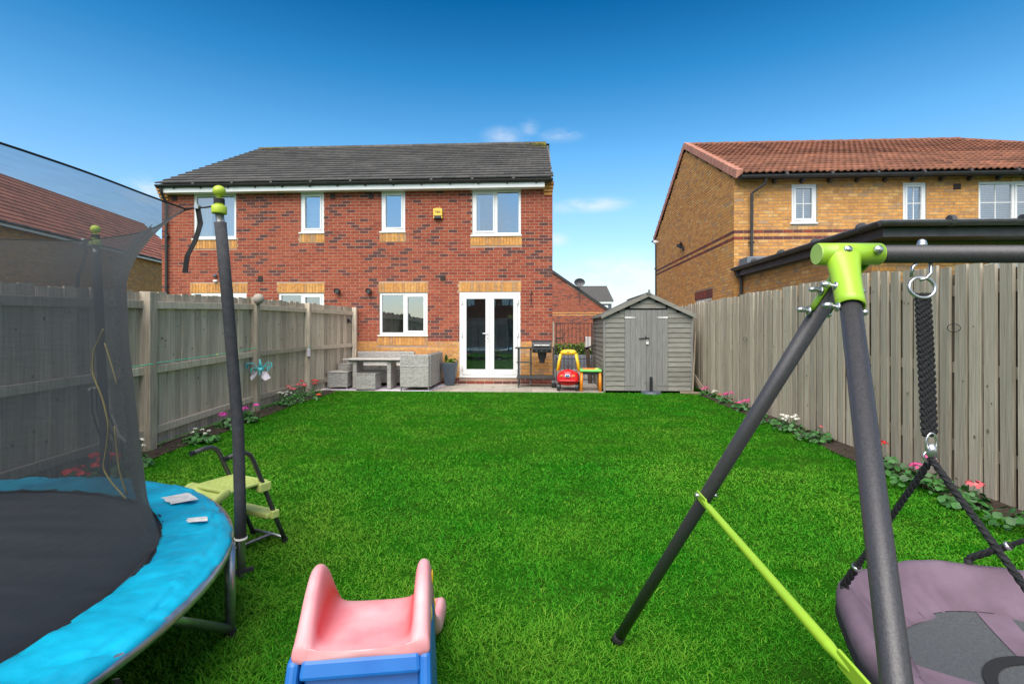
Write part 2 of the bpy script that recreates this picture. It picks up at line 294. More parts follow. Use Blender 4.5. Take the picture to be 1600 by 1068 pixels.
def struct(o): o['kind'] = 'structure'; return o
def stuff(o): o['kind'] = 'stuff'; return o
def inst(name, me, parent, loc, rot=None, mw=None):
    o = bpy.data.objects.new(name, me); C.objects.link(o); o.parent = parent
    if mw is not None: o.matrix_basis = mw
    else:
        o.location = loc
        if rot: o.rotation_euler = rot
    return o
def copy_tree(o, parent=None):
    c = o.copy(); C.objects.link(c); c.parent = parent
    for ch in o.children: copy_tree(ch, c)
    return c
def rc(r, c, z=0): return (r*math.cos(TH)-c*math.sin(TH), r*math.sin(TH)+c*math.cos(TH), z)
def text_mesh(txt, size, name, m, parent, mw, depth=.002):
    cu = bpy.data.curves.new(name, 'FONT'); cu.body = txt; cu.size = size; cu.extrude = depth; cu.align_x = 'CENTER'; cu.align_y = 'CENTER'
    o = bpy.data.objects.new('tmp', cu); C.objects.link(o); dg = bpy.context.evaluated_depsgraph_get(); me = bpy.data.meshes.new_from_object(o.evaluated_get(dg))
    bpy.data.objects.remove(o); me.materials.clear(); me.materials.append(m)
    return inst(name, me, parent, None, mw=mw)
# ---------------- brickwork
BR = {}
def brick_unit(tone):
    k = round(tone*5)/5 if tone < 1 else 1.01+round((tone-1)*5)/5*.98
    if k not in BR: BR[k] = MB().box(0, .2135, -.004, .004, 0, .0635, k).mesh('brick', 'brick')
    return BR[k]
def brickwork(wall, O, U, Lw, H, holes=(), col=None, budget=300, clip=None, vis=None, dark=.0, thick=.10, mortar='mortar'):
    """bricks in stretcher bond on the outer face; wall: the part that owns them"""
    O = Vector(O); U = Vector(U).normalized(); Z = Vector((0, 0, 1)); Nn = U.cross(Z); R = rootm(wall).inverted()
    F = Matrix((( U.x, -Nn.x, 0, O.x), (U.y, -Nn.y, 0, O.y), (0, 0, 1, O.z), (0, 0, 0, 1)))   # local: x along, y into the wall, z up
    cand = []; mb = MB()
    for j in range(int(H/.075)+1):
        z0 = j*.075
        if z0+.065 > H+.001: break
        u = -.1125 if j % 2 else 0
        while u < Lw:
            segs = [(max(u, 0), min(u+.215, Lw))]
            for (a, b, c, d) in holes:
                if z0+.065 > c+.012 and z0 < d-.012:
                    ns = []
                    for s0, s1 in segs:
                        if s1 <= a or s0 >= b: ns.append((s0, s1)); continue
                        if s0 < a-.02: ns.append((s0, a-.003))
                        if s1 > b+.02: ns.append((b+.003, s1))
                    segs = ns
            for s0, s1 in segs:
                if s1-s0 < .03: continue
                if clip and not (clip(s0, z0+.065) and clip(s1, z0+.065)): continue
                cc = col((s0+s1)/2, z0+.03) if col else 0
                if cc is None: continue
                p = F @ Vector(((s0+s1)/2, 0, z0))
                if cc == 0:
                    nv = mnoise.noise(Vector((s0*.55+O.x, z0*1.3, 3.1)))+.45*mnoise.noise(Vector((s0*3, z0*9, 1.1)))
                    t = random.uniform(.4, 1) if random.random() > .07+dark+max(0, nv)*.6 else random.uniform(0, .28)
                else: t = 1.01+random.random()**.8*.97
                if cc == 2: t = random.uniform(.1, .4)
                full = s1-s0 > .21
                ok = full and budget and (vis is None or vis(p))
                cand.append((p.x*p.x+p.y*p.y+(p.z-1.35)**2 if ok else 1e9, s0, s1, z0, t))
            u += .225
    cand.sort(key=lambda q: q[0])
    for i, (d, s0, s1, z0, t) in enumerate(cand):
        if i < budget and d < 1e8:
            inst('brick', brick_unit(t), wall, None, mw=R @ F @ Matrix.Translation((s0, 0, z0)))
        else:
            mb.box(s0, s1-.0015, -.004+random.uniform(-.0015, .0015), .004, z0, z0+.0635, t)
    me = mb.mesh('brick', 'brick', xf=R @ F); o = bpy.data.objects.new('brick', me); C.objects.link(o); o.parent = wall; stuff(o)
def wall_boxes(mb, Lw, H, holes, th):
    us = sorted({0, Lw, *[h[0] for h in holes], *[h[1] for h in holes]}); zs = sorted({0, H, *[h[2] for h in holes], *[h[3] for h in holes]})
    for i in range(len(us)-1):
        run = None
        for j in range(len(zs)-1):
            cu = (us[i]+us[i+1])/2; cz = (zs[j]+zs[j+1])/2
            hole = any(a < cu < b and c < cz < d for a, b, c, d in holes)
            if not hole:
                if run is None: run = [zs[j], zs[j+1]]
                else: run[1] = zs[j+1]
            if (hole or j == len(zs)-2) and run: mb.box(us[i], us[i+1], 0, th, run[0], run[1]); run = None
def frame_matrix(O, U):
    O = Vector(O); U = Vector(U).normalized(); Nn = U.cross(Vector((0, 0, 1)))
    return Matrix(((U.x, -Nn.x, 0, O.x), (U.y, -Nn.y, 0, O.y), (0, 0, 1, O.z), (0, 0, 0, 1)))
def wall_part(root, O, U, Lw, H, holes=(), th=.10, m='mortar', name='wall'):
    mb = MB(); wall_boxes(mb, Lw, H, holes, th)
    me = mb.mesh(name, m, xf=rootm(root).inverted() @ frame_matrix(O, U)); o = bpy.data.objects.new(name, me); C.objects.link(o); o.parent = root; return o
def soldier(root, F, u0, u1, z0, z1, tb=1, name='lintel'):
    """a row of bricks on end"""
    mb = MB(); n = max(1, round((u1-u0)/.075)); p = (u1-u0)/n
    for i in range(n): mb.box(u0+i*p+.004, u0+(i+1)*p-.004, -.011, .004, z0+.004, z1-.004, (1.01+random.random()*.9) if tb else random.uniform(.1, .4))
    me = mb.mesh(name, 'brick', xf=rootm(root).inverted() @ F); o = bpy.data.objects.new(name, me); C.objects.link(o); o.parent = root; return o
# ---------------- windows
def window(root, F, u0, u1, z0, z1, mull=(), depth=.07, bars=False, sill=True, curtain=None, casements=(), fr=.06, glassm='glass', name='window'):
    """frame in the wall's own coordinates; mull = fractions where a mullion stands"""
    R = rootm(root).inverted() @ F
    def add(mb, nm, m, par, bevel=0):
        me = mb.mesh(nm, m, xf=R); o = bpy.data.objects.new(nm, me); C.objects.link(o); o.parent = par
        if bevel: b = o.modifiers.new('b', 'BEVEL'); b.width = bevel; b.segments = 2; b.limit_method = 'ANGLE'
        return o
    y0 = depth-.055; y1 = depth+.01
    mb = MB(); mb.box(u0, u0+fr, y0, y1, z0, z1); mb.box(u1-fr, u1, y0, y1, z0, z1); mb.box(u0+fr, u1-fr, y0, y1, z0, z0+fr); mb.box(u0+fr, u1-fr, y0, y1, z1-fr, z1)
    xs = [u0+fr]+[u0+(u1-u0)*q for q in mull]+[u1-fr]
    for q in mull: x = u0+(u1-u0)*q; mb.box(x-fr*.55, x+fr*.55, y0+.004, y1, z0+fr, z1-fr)
    w = add(mb, name, 'upvc', root, .006)
    for i in range(len(xs)-1):
        a = xs[i]+(fr*.55 if i else 0); b = xs[i+1]-(fr*.55 if i < len(mull) else 0); zb = z0+fr; zt = z1-fr
        if i in casements:
            c = MB(); k = .045; c.box(a+.002, a+k, y0-.012, y1-.01, zb+.002, zt-.002); c.box(b-k, b-.002, y0-.012, y1-.01, zb+.002, zt-.002); c.box(a+k, b-k, y0-.012, y1-.01, zb+.002, zb+k); c.box(a+k, b-k, y0-.012, y1-.01, zt-k, zt-.002)
            add(c, 'casement', 'upvc', w, .005); a += k; b -= k; zb += k; zt -= k
        g = MB().add([(a, depth-.02, zb), (b, depth-.02, zb), (b, depth-.02, zt), (a, depth-.02, zt)], [(0, 1, 2, 3)]); add(g, 'pane', glassm, w)
        if bars:
            c = MB(); c.box((a+b)/2-.01, (a+b)/2+.01, depth-.028, depth-.022, zb, zt); c.box(a, b, depth-.0285, depth-.0225, (zb+zt)/2-.01, (zb+zt)/2+.01); add(c, 'glazing_bar', 'upvc', w)
    if sill: add(MB().box(u0-.045, u1+.02, -.035, y1, z0-.035, z0-.001), 'sill', 'upvc', w, .004)
    room = MB(); D = depth+1.6
    room.add([(u0, D, z0), (u1, D, z0), (u1, D, z1), (u0, D, z1)], [(0, 1, 2, 3)])
    room.add([(u0, y1, z0), (u0, D, z0), (u0, D, z1), (u0, y1, z1), (u1, y1, z0), (u1, D, z0), (u1, D, z1), (u1, y1, z1)], [(0, 1, 2, 3), (7, 6, 5, 4), (0, 4, 5, 1), (3, 2, 6, 7)])
    add(room, 'room', 'room', w)
    if curtain:
        for a, b, kind in curtain:
            c = MB(); ua = u0+(u1-u0)*a; ub = u0+(u1-u0)*b; yy = depth+.10
            if kind == 'v':
                n = max(3, int((ub-ua)/.045)); vs = []
                for i in range(n+1):
                    u = ua+(ub-ua)*i/n; d = .025*(i % 2); vs += [(u, yy+d, z0+.02), (u, yy+d, z1-.02)]
                c.add(vs, [(2*i, 2*i+2, 2*i+3, 2*i+1) for i in range(n)]); add(c, 'curtain', 'curtain', w)
            else:
                n = int((z1-z0)/.05)
                for i in range(n): z = z0+.03+i*.05; c.add([(ua, yy, z), (ub, yy, z), (ub, yy+.035, z+.035), (ua, yy+.035, z+.035)], [(0, 1, 2, 3)])
                add(c, 'blind', 'curtain', w)
    return w
# ---------------- roof tiles
TL = {}
def tile_shape(kind, tw, g, tone):
    mb = MB(); Ln = g+.07
    if kind == 'flat':
        a = .0025; th = .032
        mb.add([(a, 0, .006), (tw-a, 0, .006), (tw-a, Ln, -.012), (a, Ln, -.012), (a, 0, .006+th), (tw-a, 0, .006+th), (tw-a, Ln, .004), (a, Ln, .004)], [(4, 5, 6, 7), (0, 1, 5, 4), (1, 2, 6, 5), (3, 0, 4, 7)], tone)
    else:
        n = 12; vs = []
        for i in range(n+1):
            x = tw*1.01*i/n; q = (2*i/n) % 1 if i < n else 1; z = .026*max(0, math.sin(PI*min(1, max(0, (q-.35)/.65))))-.005*math.sin(PI*min(1, q/.35))
            vs += [(x, 0, z+.048), (x, Ln, z-.012), (x, 0, z+.004)]
        fs = []
        for i in range(n): a = i*3; b = a+3; fs += [(a, b, b+1, a+1), (a+2, b+2, b, a)]
        mb.add(vs, fs, tone)
    return mb
def tiles(roof, P0, U, Sv, W, Ls, tw, g, kind, m, keep=None, budget=300, stagger=.5):
    U = Vector(U).normalized(); Sv = Vector(Sv).normalized(); Nn = U.cross(Sv); R = rootm(roof).inverted(); P0 = Vector(P0)
    rows = int(Ls/g+.3); cand = []; WF = W
    for j in range(rows):
        W = WF(j*g) if callable(WF) else WF
        i = 0; u = -(stagger*tw if j % 2 else 0)
        while u < W-.02:
            a = max(u, 0); b = min(u+tw, W)
            if b-a > .05 and (keep is None or keep((a+b)/2, j*g+g/2)): cand.append((j, a, b))
            u += tw
    n = 0; big = MB()
    def vis(p): return True
    for j, a, b in cand:
        t = min(1, max(0, .5+.35*mnoise.noise(Vector((a*.8, j*.5, 2)))*1.5+random.uniform(-.3, .3)))
        pos = P0+U*a+Sv*(j*g)
        F = Matrix(((U.x, Sv.x, Nn.x, pos.x), (U.y, Sv.y, Nn.y, pos.y), (U.z, Sv.z, Nn.z, pos.z), (0, 0, 0, 1)))
        if n < budget and b-a > tw-.001:
            k = (kind, m, round(tw, 3), round(t*4)/4)
            if k not in TL: TL[k] = tile_shape(kind, tw, g, k[3]).mesh('tile', m, smooth=(kind != 'flat'))
            inst('tile', TL[k], roof, None, mw=R @ F); n += 1
        else:
            q = tile_shape(kind, b-a, g, t); big.add([F @ Vector(p) for p in q.v], q.f, t)
    if big.f:
        o = bpy.data.objects.new('tile', big.mesh('tile', m, xf=R)); C.objects.link(o); o.parent = roof; stuff(o)
def gutter(root, a, b, m='gutter', r=.057, world=True, name='gutter', brackets=1.0):
    a = Vector(a); b = Vector(b); d = (b-a).normalized(); side = d.cross(Vector((0, 0, 1))); mb = MB(); n = 8; vs = []
    for p in (a, b):
        for i in range(n+1): q = PI+PI*i/n; vs.append(p+side*(math.cos(q)*r)+Vector((0, 0, math.sin(q)*r)))
    mb.add(vs, [(i, i+1, n+1+i+1, n+1+i) for i in range(n)]+[tuple(range(n+1)), tuple(n+1+i for i in range(n+1))][:2])
    L_ = (b-a).length; k = 1
    while k*brackets < L_: p = a+d*(k*brackets); mb.tube([p-d*.03, p+d*.03], r+.008, 10); k += 1
    return mb.build(name, m, root, world=world)
def downpipe(root, pts, m='gutter', r=.034):
    mb = MB().tube(pts, r, 10); z = min(p[2] for p in pts); zt = max(p[2] for p in pts); x, y = pts[-1][0], pts[-1][1]
    k = z+.5
    while k < zt-.6: mb.box(x-.055, x+.055, y-.04, y+.045, k, k+.04); k += 1.6
    return mb.build('downpipe', m, root, world=True)
# ================================================================== the ground
def sheet(name, m, x0, x1, y0, y1, z, nx=1, ny=1, amp=0):
    mb = MB(); vs = [(x0+(x1-x0)*i/nx, y0+(y1-y0)*j/ny, z+amp*mnoise.noise(Vector((i*.7, j*.7, 0)))) for j in range(ny+1) for i in range(nx+1)]
    mb.add(vs, [(j*(nx+1)+i, j*(nx+1)+i+1, (j+1)*(nx+1)+i+1, (j+1)*(nx+1)+i) for j in range(ny) for i in range(nx)]); return struct(mb.build(name, m, smooth=True))
sheet('ground', 'lawn', -400, 400, -400, 900, -.06)
sheet('lawn', 'lawn', -4.95, 3.8, -3.9, 11.02, -.006, 40, 60, .006)
sheet('pavement', 'paving', .3, 9, 12.56, 17.5, -.01)
sheet('road', 'asphalt', -40, 60, 17.5, 27.6, -.014)
bed = MB(); n = 40
for (f, wd) in ((lambda y: -4.05-.31*min(1, (y-2.9)/2.52)-(.36*max(0, min(1, (y-5.4)/3.5))), .30), (lambda y: 3.6, -.34)):
    vs = []; 
    for i in range(n+1):
        y = -3+13.9*i/n; x = f(max(y, 2.9)); wv = wd*(1+.25*mnoise.noise(Vector((y*1.7, wd, 0))))
        vs += [(x-wd*.3, y, .004), (x+wv*.5, y, .028), (x+wv, y, .002)]
    bed.add(vs, [(3*i+k, 3*i+3+k, 3*i+4+k, 3*i+1+k) for i in range(n) for k in (0, 1)])
struct(bed.build('soil_bed', 'soil', smooth=True))
pat = thing('patio', 'pale concrete slab patio along the foot of the red brick house', 'patio', (-1.6, 11.8, 0))
MB().box(-5.0, 1.34, 11.0, 12.62, -.05, -.012).build('bedding', 'mortar', pat, world=True)
SL = [MB().box(.004, .596-w, .004, .536, -.03, .003, .5).mesh('slab', 'slab') for w in (0,)]
for j in range(3):
    x = -5.0+(.3 if j % 2 else 0)
    while x < 1.3:
        o = inst('slab', SL[0], pat, (x+1.6, 11.0+j*.54-11.8, random.uniform(-.003, .003)), (random.uniform(-.004, .004), random.uniform(-.004, .004), 0)); o.scale.x = min(1, (1.34-x)/.6); x += .6
# ================================================================== the red brick pair of houses
H = thing('semi_detached_house', 'red brick pair of houses with dark grey tiled roof facing the lawn', 'house', (-4.7, 12.62, 0))
X0 = -9.712; WL = 9.995; WY = 12.62; FM = frame_matrix((X0, WY, 0), (1, 0, 0))
def uu(x): return x-X0
holes = [(uu(-8.86), uu(-7.744), 3.66, 4.80), (uu(-6.056), uu(-5.461), 3.79, 4.80), (uu(-3.985), uu(-3.384), 3.79, 4.80), (uu(-1.695), uu(-.489), 3.675, 4.80),
         (uu(-6.63), uu(-5.461), 1.205, 2.26), (uu(-4.034), uu(-2.818), 1.205, 2.26), (uu(-2.015), uu(-.504), .15, 2.265), (uu(-8.93), uu(-7.47), .15, 2.265)]
wall = wall_part(H, (X0, WY, 0), (1, 0, 0), WL, 4.95, holes)
bands = [(uu(-4.05), uu(-2.80), 2.265, 2.51), (uu(-2.03), uu(-.487), 2.27, 2.515), (uu(-6.66), uu(-5.44), 2.265, 2.51), (uu(-8.96), uu(-7.44), 2.27, 2.515),
         (uu(-8.93), uu(-7.72), 3.40, 3.63), (uu(-6.10), uu(-5.44), 3.53, 3.755), (uu(-4.03), uu(-3.36), 3.53, 3.755), (uu(-1.74), uu(-.47), 3.415, 3.64), (uu(-4.07), uu(-2.81), .945, 1.17), (uu(-6.67), uu(-5.44), .945, 1.17)]
bands_holes = [(a-.002, b+.002, c-.002, d+.002) for a, b, c, d in bands]
bigholes = [(a, b, c-.04, d+.0) for a, b, c, d in holes]
brickwork(wall, (X0, WY, 0), (1, 0, 0), WL, 4.95, bigholes+bands_holes, col=lambda u, z: (2 if z < .15 else (1 if z < 1.05 else (1 if (u < .19 or u > WL-.19) and z > 4.62 else 0))), budget=300, vis=lambda p: -2.8 < p.x < .3 and p.z > 1.0)
for i, b in enumerate(bands): soldier(H, FM, *b, name='lintel' if i < 4 else 'brick_sill')
# corner corbels
for sx in (0, WL-.19):
    c = MB()
    for k in range(4): c.box(sx-.02-.012*k, sx+.19+.012*k, -.03-.035*k, .0, 4.64+k*.078, 4.64+k*.078+.07, 1.5+random.uniform(-.3, .3))
    o = bpy.data.objects.new('corbel', c.mesh('corbel', 'brick', xf=rootm(H).inverted() @ FM)); C.objects.link(o); o.parent = H
# other walls and the gable
wr = wall_part(H, (X0+WL, WY+.102, 0), (0, 1, 0), 8.59, 4.95)
gp = [(WY, 4.95), (WY+8.8, 4.95), (WY+4.4, 7.27)]
MB().prism(gp, 'x', X0+WL-.10, X0+WL).build('gable', 'mortar', H, world=True)
brickwork(wr, (X0+WL, WY, 0), (0, 1, 0), 8.8, 7.3, col=lambda u, z: 1 if z < 1.05 else 0, budget=0, clip=lambda u, z: z < 4.98+min(u, 8.8-u)*.53)
MB().prism(gp, 'x', X0, X0+.1).build('gable', 'mortar', H, world=True)
wall_part(H, (X0, WY+8.69, 0), (0, -1, 0), 8.588, 4.95); wall_part(H, (X0+WL, WY+8.8, 0), (-1, 0, 0), WL, 4.95)
rf = MB().prism([(12.36, 4.965), (17, 7.43), (21.64, 4.965), (21.64, 4.90), (12.36, 4.90)], 'x', X0+.03, X0+WL-.03).build('roof', 'felt', H, world=True)
sl = (0, 4.7, 2.5)
tiles(rf, (-9.65, 12.30, 4.99), (1, 0, 0), sl, lambda v: 9.957-.14*v/5.3, 5.32, .33, .313, 'flat', 'tile_dark')
MB().add([(X0, 21.7, 4.99), (X0+WL, 21.7, 4.99), (X0+WL, 17, 7.49), (X0, 17, 7.49)], [(1, 0, 3, 2)]).build('roof_slope', 'tile_dark', H, world=True)
for k in range(22):
    x = -9.62+k*.445
    MB().tube([(x, 17.0, 7.475), (x+.44, 17.0, 7.475)], .085, 10, random.random()).build('ridge_tile', 'tile_dark', H, world=True)
mo = MB()
for k in range(160):
    q = abs(random.gauss(0, .35)); x = .16-abs(random.gauss(0, .25)); y = 16.93-q; z = 5.0+(y-12.3)*.532+.045
    r = random.uniform(.01, .035); mo.ball((x, y, z), r, 6, 4, sz=.5)
for k in range(60): x = -9.5+abs(random.gauss(0, .8)); y = 16.93-abs(random.gauss(0, .1)); mo.ball((x, y, 5.0+(y-12.3)*.532+.045), random.uniform(.01, .03), 6, 4, sz=.5)
stuff(mo.build('moss', 'moss', rf, world=True))
MB().box(X0+.19, X0+WL-.19, 12.385, 12.41, 4.785, 4.915).box(X0+.19, X0+WL-.19, 12.41, 12.605, 4.785, 4.805).build('fascia', 'upvc', H, world=True)
gutter(H, (X0+.06, 12.33, 4.965), (X0+WL+.01, 12.33, 4.965), r=.055)
MB().box(X0+.05, X0+WL, 12.37, 12.42, 4.915, 4.975).build('eave_board', 'gutter', H, world=True)
br = MB()
for k in range(14): x = X0+.5+k*.7; br.bar((x, 12.385, 4.88), (x, 12.31, 4.915), .03, .03)
br.build('gutter_bracket', 'gutter', H, world=True)
downpipe(H, [(-9.53, 12.34, 4.90), (-9.53, 12.36, 4.80), (-9.545, 12.55, 4.55), (-9.545, 12.56, .0)])
wn = [window(H, FM, *holes[0], mull=(), curtain=[(0, .34, 'v'), (.62, 1, 'v')]), window(H, FM, *holes[1], casements=(0,), curtain=[(0, 1, 'h')]),
      window(H, FM, *holes[2], casements=(0,)), window(H, FM, *holes[3], mull=(.49,), casements=(0,), curtain=[(.03, .14, 'v')]),
      window(H, FM, *holes[4], mull=(.52,), casements=(1,)), window(H, FM, *holes[5], mull=(.52,), casements=(1,))]
# two small things on the sill of the right bedroom window
MB().box(uu(-1.695)+.27, uu(-1.695)+.34, .13, .16, 3.74, 3.86).build('photo_frame', 'plank', wn[3]).matrix_basis = rootm(H).inverted() @ FM
MB().box(uu(-1.695)+.38, uu(-1.695)+.56, .13, .18, 3.74, 3.80).build('box', 'curtain', wn[3]).matrix_basis = rootm(H).inverted() @ FM
def french_door(u0, u1, z0, z1):
    R = rootm(H).inverted() @ FM
    def add(mb, nm, m, par, bev=.005):
        o = bpy.data.objects.new(nm, mb.mesh(nm, m, xf=R)); C.objects.link(o); o.parent = par
        if bev: b = o.modifiers.new('b', 'BEVEL'); b.width = bev; b.segments = 2; b.limit_method = 'ANGLE'
        return o
    add(MB().box(u0, u0+.065, .0, .09, z0, z1).box(u1-.065, u1, .0, .09, z0, z1).box(u0+.065, u1-.065, .0, .09, z1-.065, z1).box(u0-.01, u1+.01, -.03, .09, z0, z0+.045).box(u0+.065, u1-.065, .0, .09, z0+.045, z0+.07), 'door_frame', 'upvc', H)
    m = (u0+u1)/2
    for i, (a, b) in enumerate(((u0+.068, m-.002), (m+.002, u1-.068))):
        zb = z0+.073; zt = z1-.068; k = .105
        d = add(MB().box(a, a+k, -.012, .05, zb, zt).box(b-k, b, -.012, .05, zb, zt).box(a+k, b-k, -.012, .05, zb, zb+.13).box(a+k, b-k, -.012, .05, zt-.10, zt), 'door', 'upvc', H, .008)
        add(MB().add([(a+k, .02, zb+.13), (b-k, .02, zb+.13), (b-k, .02, zt-.10), (a+k, .02, zt-.10)], [(0, 1, 2, 3)]), 'pane', 'glass', d, 0)
        hx = a-.004 if i == 0 else b+.004
        for zz in (zb+.13, zb+.95, zt-.22): add(MB().tube([(hx, -.03, zz), (hx, -.03, zz+.11)], .019, 8), 'hinge', 'upvc', d, 0)
        if i == 0:
            add(MB().box(b-.065, b-.03, -.028, -.012, zb+.83, zb+1.08).tube([(b-.047, -.02, zb+1.02), (b-.047, -.055, zb+1.02), (b-.17, -.058, zb+1.02)], .011, 8), 'handle', 'upvc', d, 0)
            add(MB().ball((b-.047, -.03, zb+.9), .012, 8, 6), 'keyhole', 'dark', d, 0)
    r = MB(); D = 2.2
    r.add([(u0, D, z0), (u1, D, z0), (u1, D, z1), (u0, D, z1)], [(0, 1, 2, 3)]).add([(u0, .09, z0), (u0, D, z0), (u0, D, z1), (u0, .09, z1), (u1, .09, z0), (u1, D, z0), (u1, D, z1), (u1, .09, z1)], [(0, 1, 2, 3), (7, 6, 5, 4), (0, 4, 5, 1), (3, 2, 6, 7)])
    add(r, 'room', 'room', H, 0)
french_door(*holes[6]); french_door(*holes[7])
def onwall(mb, name, m, par, bevel=0, smooth=False):
    o = bpy.data.objects.new(name, mb.mesh(name, m, smooth, xf=rootm(H).inverted() @ FM)); C.objects.link(o); o.parent = par
    if bevel: b = o.modifiers.new('b', 'BEVEL'); b.width = bevel; b.segments = 3; b.limit_method = 'ANGLE'
    return o
for x, z in ((-9.37, 4.70), (-5.23, 4.69), (-4.246, 4.675), (-7.106, 2.634), (-2.432, 2.624)):
    v = MB().box(uu(x)-.065, uu(x)+.065, -.016, 0, z-.065, z+.065)
    for k in range(5): v.box(uu(x)-.055, uu(x)+.055, -.024, -.016, z-.055+k*.024, z-.043+k*.024)
    onwall(v, 'air_vent', 'vent', H)
for x, z in ((-5.082, 2.30), (-4.279, 2.297)):
    v = MB(); P = [(uu(x), 0, z), (uu(x), -.10, z)]; v.tube(P, .052, 18); f = onwall(v, 'boiler_flue', 'bbq', H, smooth=False)
    onwall(MB().tube([(uu(x), -.101, z), (uu(x), -.14, z)], .07, 18, caps=False).tube([(uu(x), -.108, z), (uu(x), -.109, z)], .066, 18), 'flue_cap', 'bbq', f)
    onwall(MB().tube([(uu(x), -.112, z), (uu(x), -.116, z)], .045, 14), 'flue_outlet', 'cart', f)
onwall(MB().tube([(uu(-.235), -.015, 2.30), (uu(-.225), -.03, 2.27), (uu(-.245), -.03, 2.2), (uu(-.24), -.02, 2.05), (uu(-.25), -.03, 1.95)], .011, 8), 'hanging_bracket', 'iron', H)
al = thing('alarm_box', 'yellow burglar alarm box with black base on red brick upper wall', 'alarm box', (-2.545, WY-.03, 4.21))
ab = MB().prism([(-.11, -.06), (.11, -.06), (.115, .10), (.09, .125), (0, .135), (-.09, .125), (-.115, .10)], 'y', -.07, .03).build('cover', 'alarm', al, bevel=.012, fix=True)
MB().box(-.085, .085, -.075, .03, -.13, -.058).build('strobe', 'bbq', al, bevel=.01); MB().box(-.11, -.09, -.06, .03, -.12, -.06).box(.09, .11, -.06, .03, -.12, -.06).build('bracket', 'alarm', al)
text_mesh('Yale', .085, 'lettering', M['vent'], ab, Matrix.Translation((0, -.074, .035)) @ Matrix.Rotation(PI/2, 4, 'X'))
wl = thing('wall_light', 'small white sensor light on red wall behind the trampoline pole', 'wall light', (-8.266, WY-.02, 2.60)); MB().box(-.045, .045, -.05, .03, -.05, .0).build('housing', 'upvc', wl, bevel=.01)
MB().ball((0, -.03, .10), .05, 12, 8).build('lamp', 'pot', wl)
# ================================================================== the buff brick house on the right
G = thing('detached_house', 'buff brick house with clay pantile roof beyond the right fence', 'house', (9, 12.3, 0))
GX = 4.533; GY = 12.3; FG = frame_matrix((GX, GY, 0), (1, 0, 0))
gh = [(5.847-GX, 6.412-GX, 3.83, 4.735), (8.344-GX, 8.853-GX, 3.78, 4.73), (10.004-GX, 11.54-GX, 3.78, 4.72)]
gw = wall_part(G, (GX, GY, 0), (1, 0, 0), 12.1, 4.95, gh, m='mortar_buff')
def gcol(u, z): return 2 if (3.60 < z < 3.67 or 3.45 < z < 3.52) else 1
brickwork(gw, (GX, GY, 0), (1, 0, 0), 12.1, 4.95, [(a, b, c-.04, d) for a, b, c, d in gh], col=gcol, budget=150, vis=lambda p: p.z > 3.0, clip=lambda u, z: z > 2.5 or u < .5)
sh = [(20.35-15.25, 20.35-13.9, 1.25, 2.19)]; FS = frame_matrix((GX, 20.35, 0), (0, -1, 0))
gs = wall_part(G, (GX, 20.35, 0), (0, -1, 0), 7.948, 4.95, sh, m='mortar_buff')
MB().prism([(GY, 4.95), (20.35, 4.95), (16.33, 7.04)], 'x', GX, GX+.1).build('gable', 'mortar_buff', G, world=True)
lb = (20.35-15.35, 20.35-13.8, 2.20, 2.43)
brickwork(gs, (GX, 20.35, 0), (0, -1, 0), 8.05, 7.05, [(sh[0][0], sh[0][1], 1.2, 2.19), (lb[0], lb[1], lb[2]-.01, lb[3]+.01)], col=gcol, budget=150, vis=lambda p: p.z > 1.9 and p.y < 16, clip=lambda u, z: z < 5.005+min(u, 8.05-u)*.508 and z > 1)
soldier(G, FS, *lb, tb=0); window(G, FS, *sh[0], mull=(.5,), casements=(0,))
wall_part(G, (GX+12.1, GY, 0), (0, 1, 0), 8.05, 4.95, m='mortar_buff'); wall_part(G, (GX+12.1, 20.35, 0), (-1, 0, 0), 12.1, 4.95, m='mortar_buff')
for i, h in enumerate(gh): window(G, FG, *h, mull=() if i < 2 else (.5,), casements=(0,) if i < 2 else (1,), bars=True, curtain=[(0, 1, 'h')], fr=.055)
onwall_g = lambda mb, nm, m, par: (lambda o: (C.objects.link(o), setattr(o, 'parent', par), o)[2])(bpy.data.objects.new(nm, mb.mesh(nm, m, xf=rootm(G).inverted() @ FG)))
v = MB().box(9.528-GX-.08, 9.528-GX+.08, -.016, 0, 4.55, 4.68)
for k in range(5): v.box(9.528-GX-.07, 9.528-GX+.07, -.026, -.016, 4.56+k*.024, 4.572+k*.024)
onwall_g(v, 'air_vent', 'vent', G)
xe = GX+12.4
gr = MB().add([(GX, 12.12, 4.92), (xe, 12.12, 4.92), (12.575, 16.35, 7.07), (GX, 16.35, 7.07), (GX, 20.55, 4.92), (xe, 20.55, 4.92)], [(0, 1, 2, 3), (3, 2, 5, 4), (1, 5, 2), (0, 4, 5, 1), (0, 3, 4)]).build('roof', 'felt', G, world=True)
gsl = Vector((0, 4.33, 2.2)); 
tiles(gr, (GX+.0, 12.03, 4.93), (1, 0, 0), gsl, 12.5, gsl.length, .30, .30, 'pan', 'tile_red', keep=lambda u, v: u < 12.4-(12.4+GX-12.575)*v/gsl.length, stagger=0)
for k in range(19):
    x = GX+.03+k*.43
    MB().tube([(x, 16.35, 7.10), (x+.425, 16.35, 7.10)], [.085, .10], 10).build('ridge_tile', 'tile_red', G, world=True)
for k in range(15):                                     # hip tiles
    a = Vector((12.6, 16.35, 7.10)); b = Vector((xe, 12.05, 4.96)); p = a+(b-a)*k/15; q = a+(b-a)*(k+1)/15
    MB().tube([p, q], .09, 8).build('hip_tile', 'tile_red', G, world=True)
gd = gsl.normalized(); gn = Vector((0, -gd.z, gd.y))
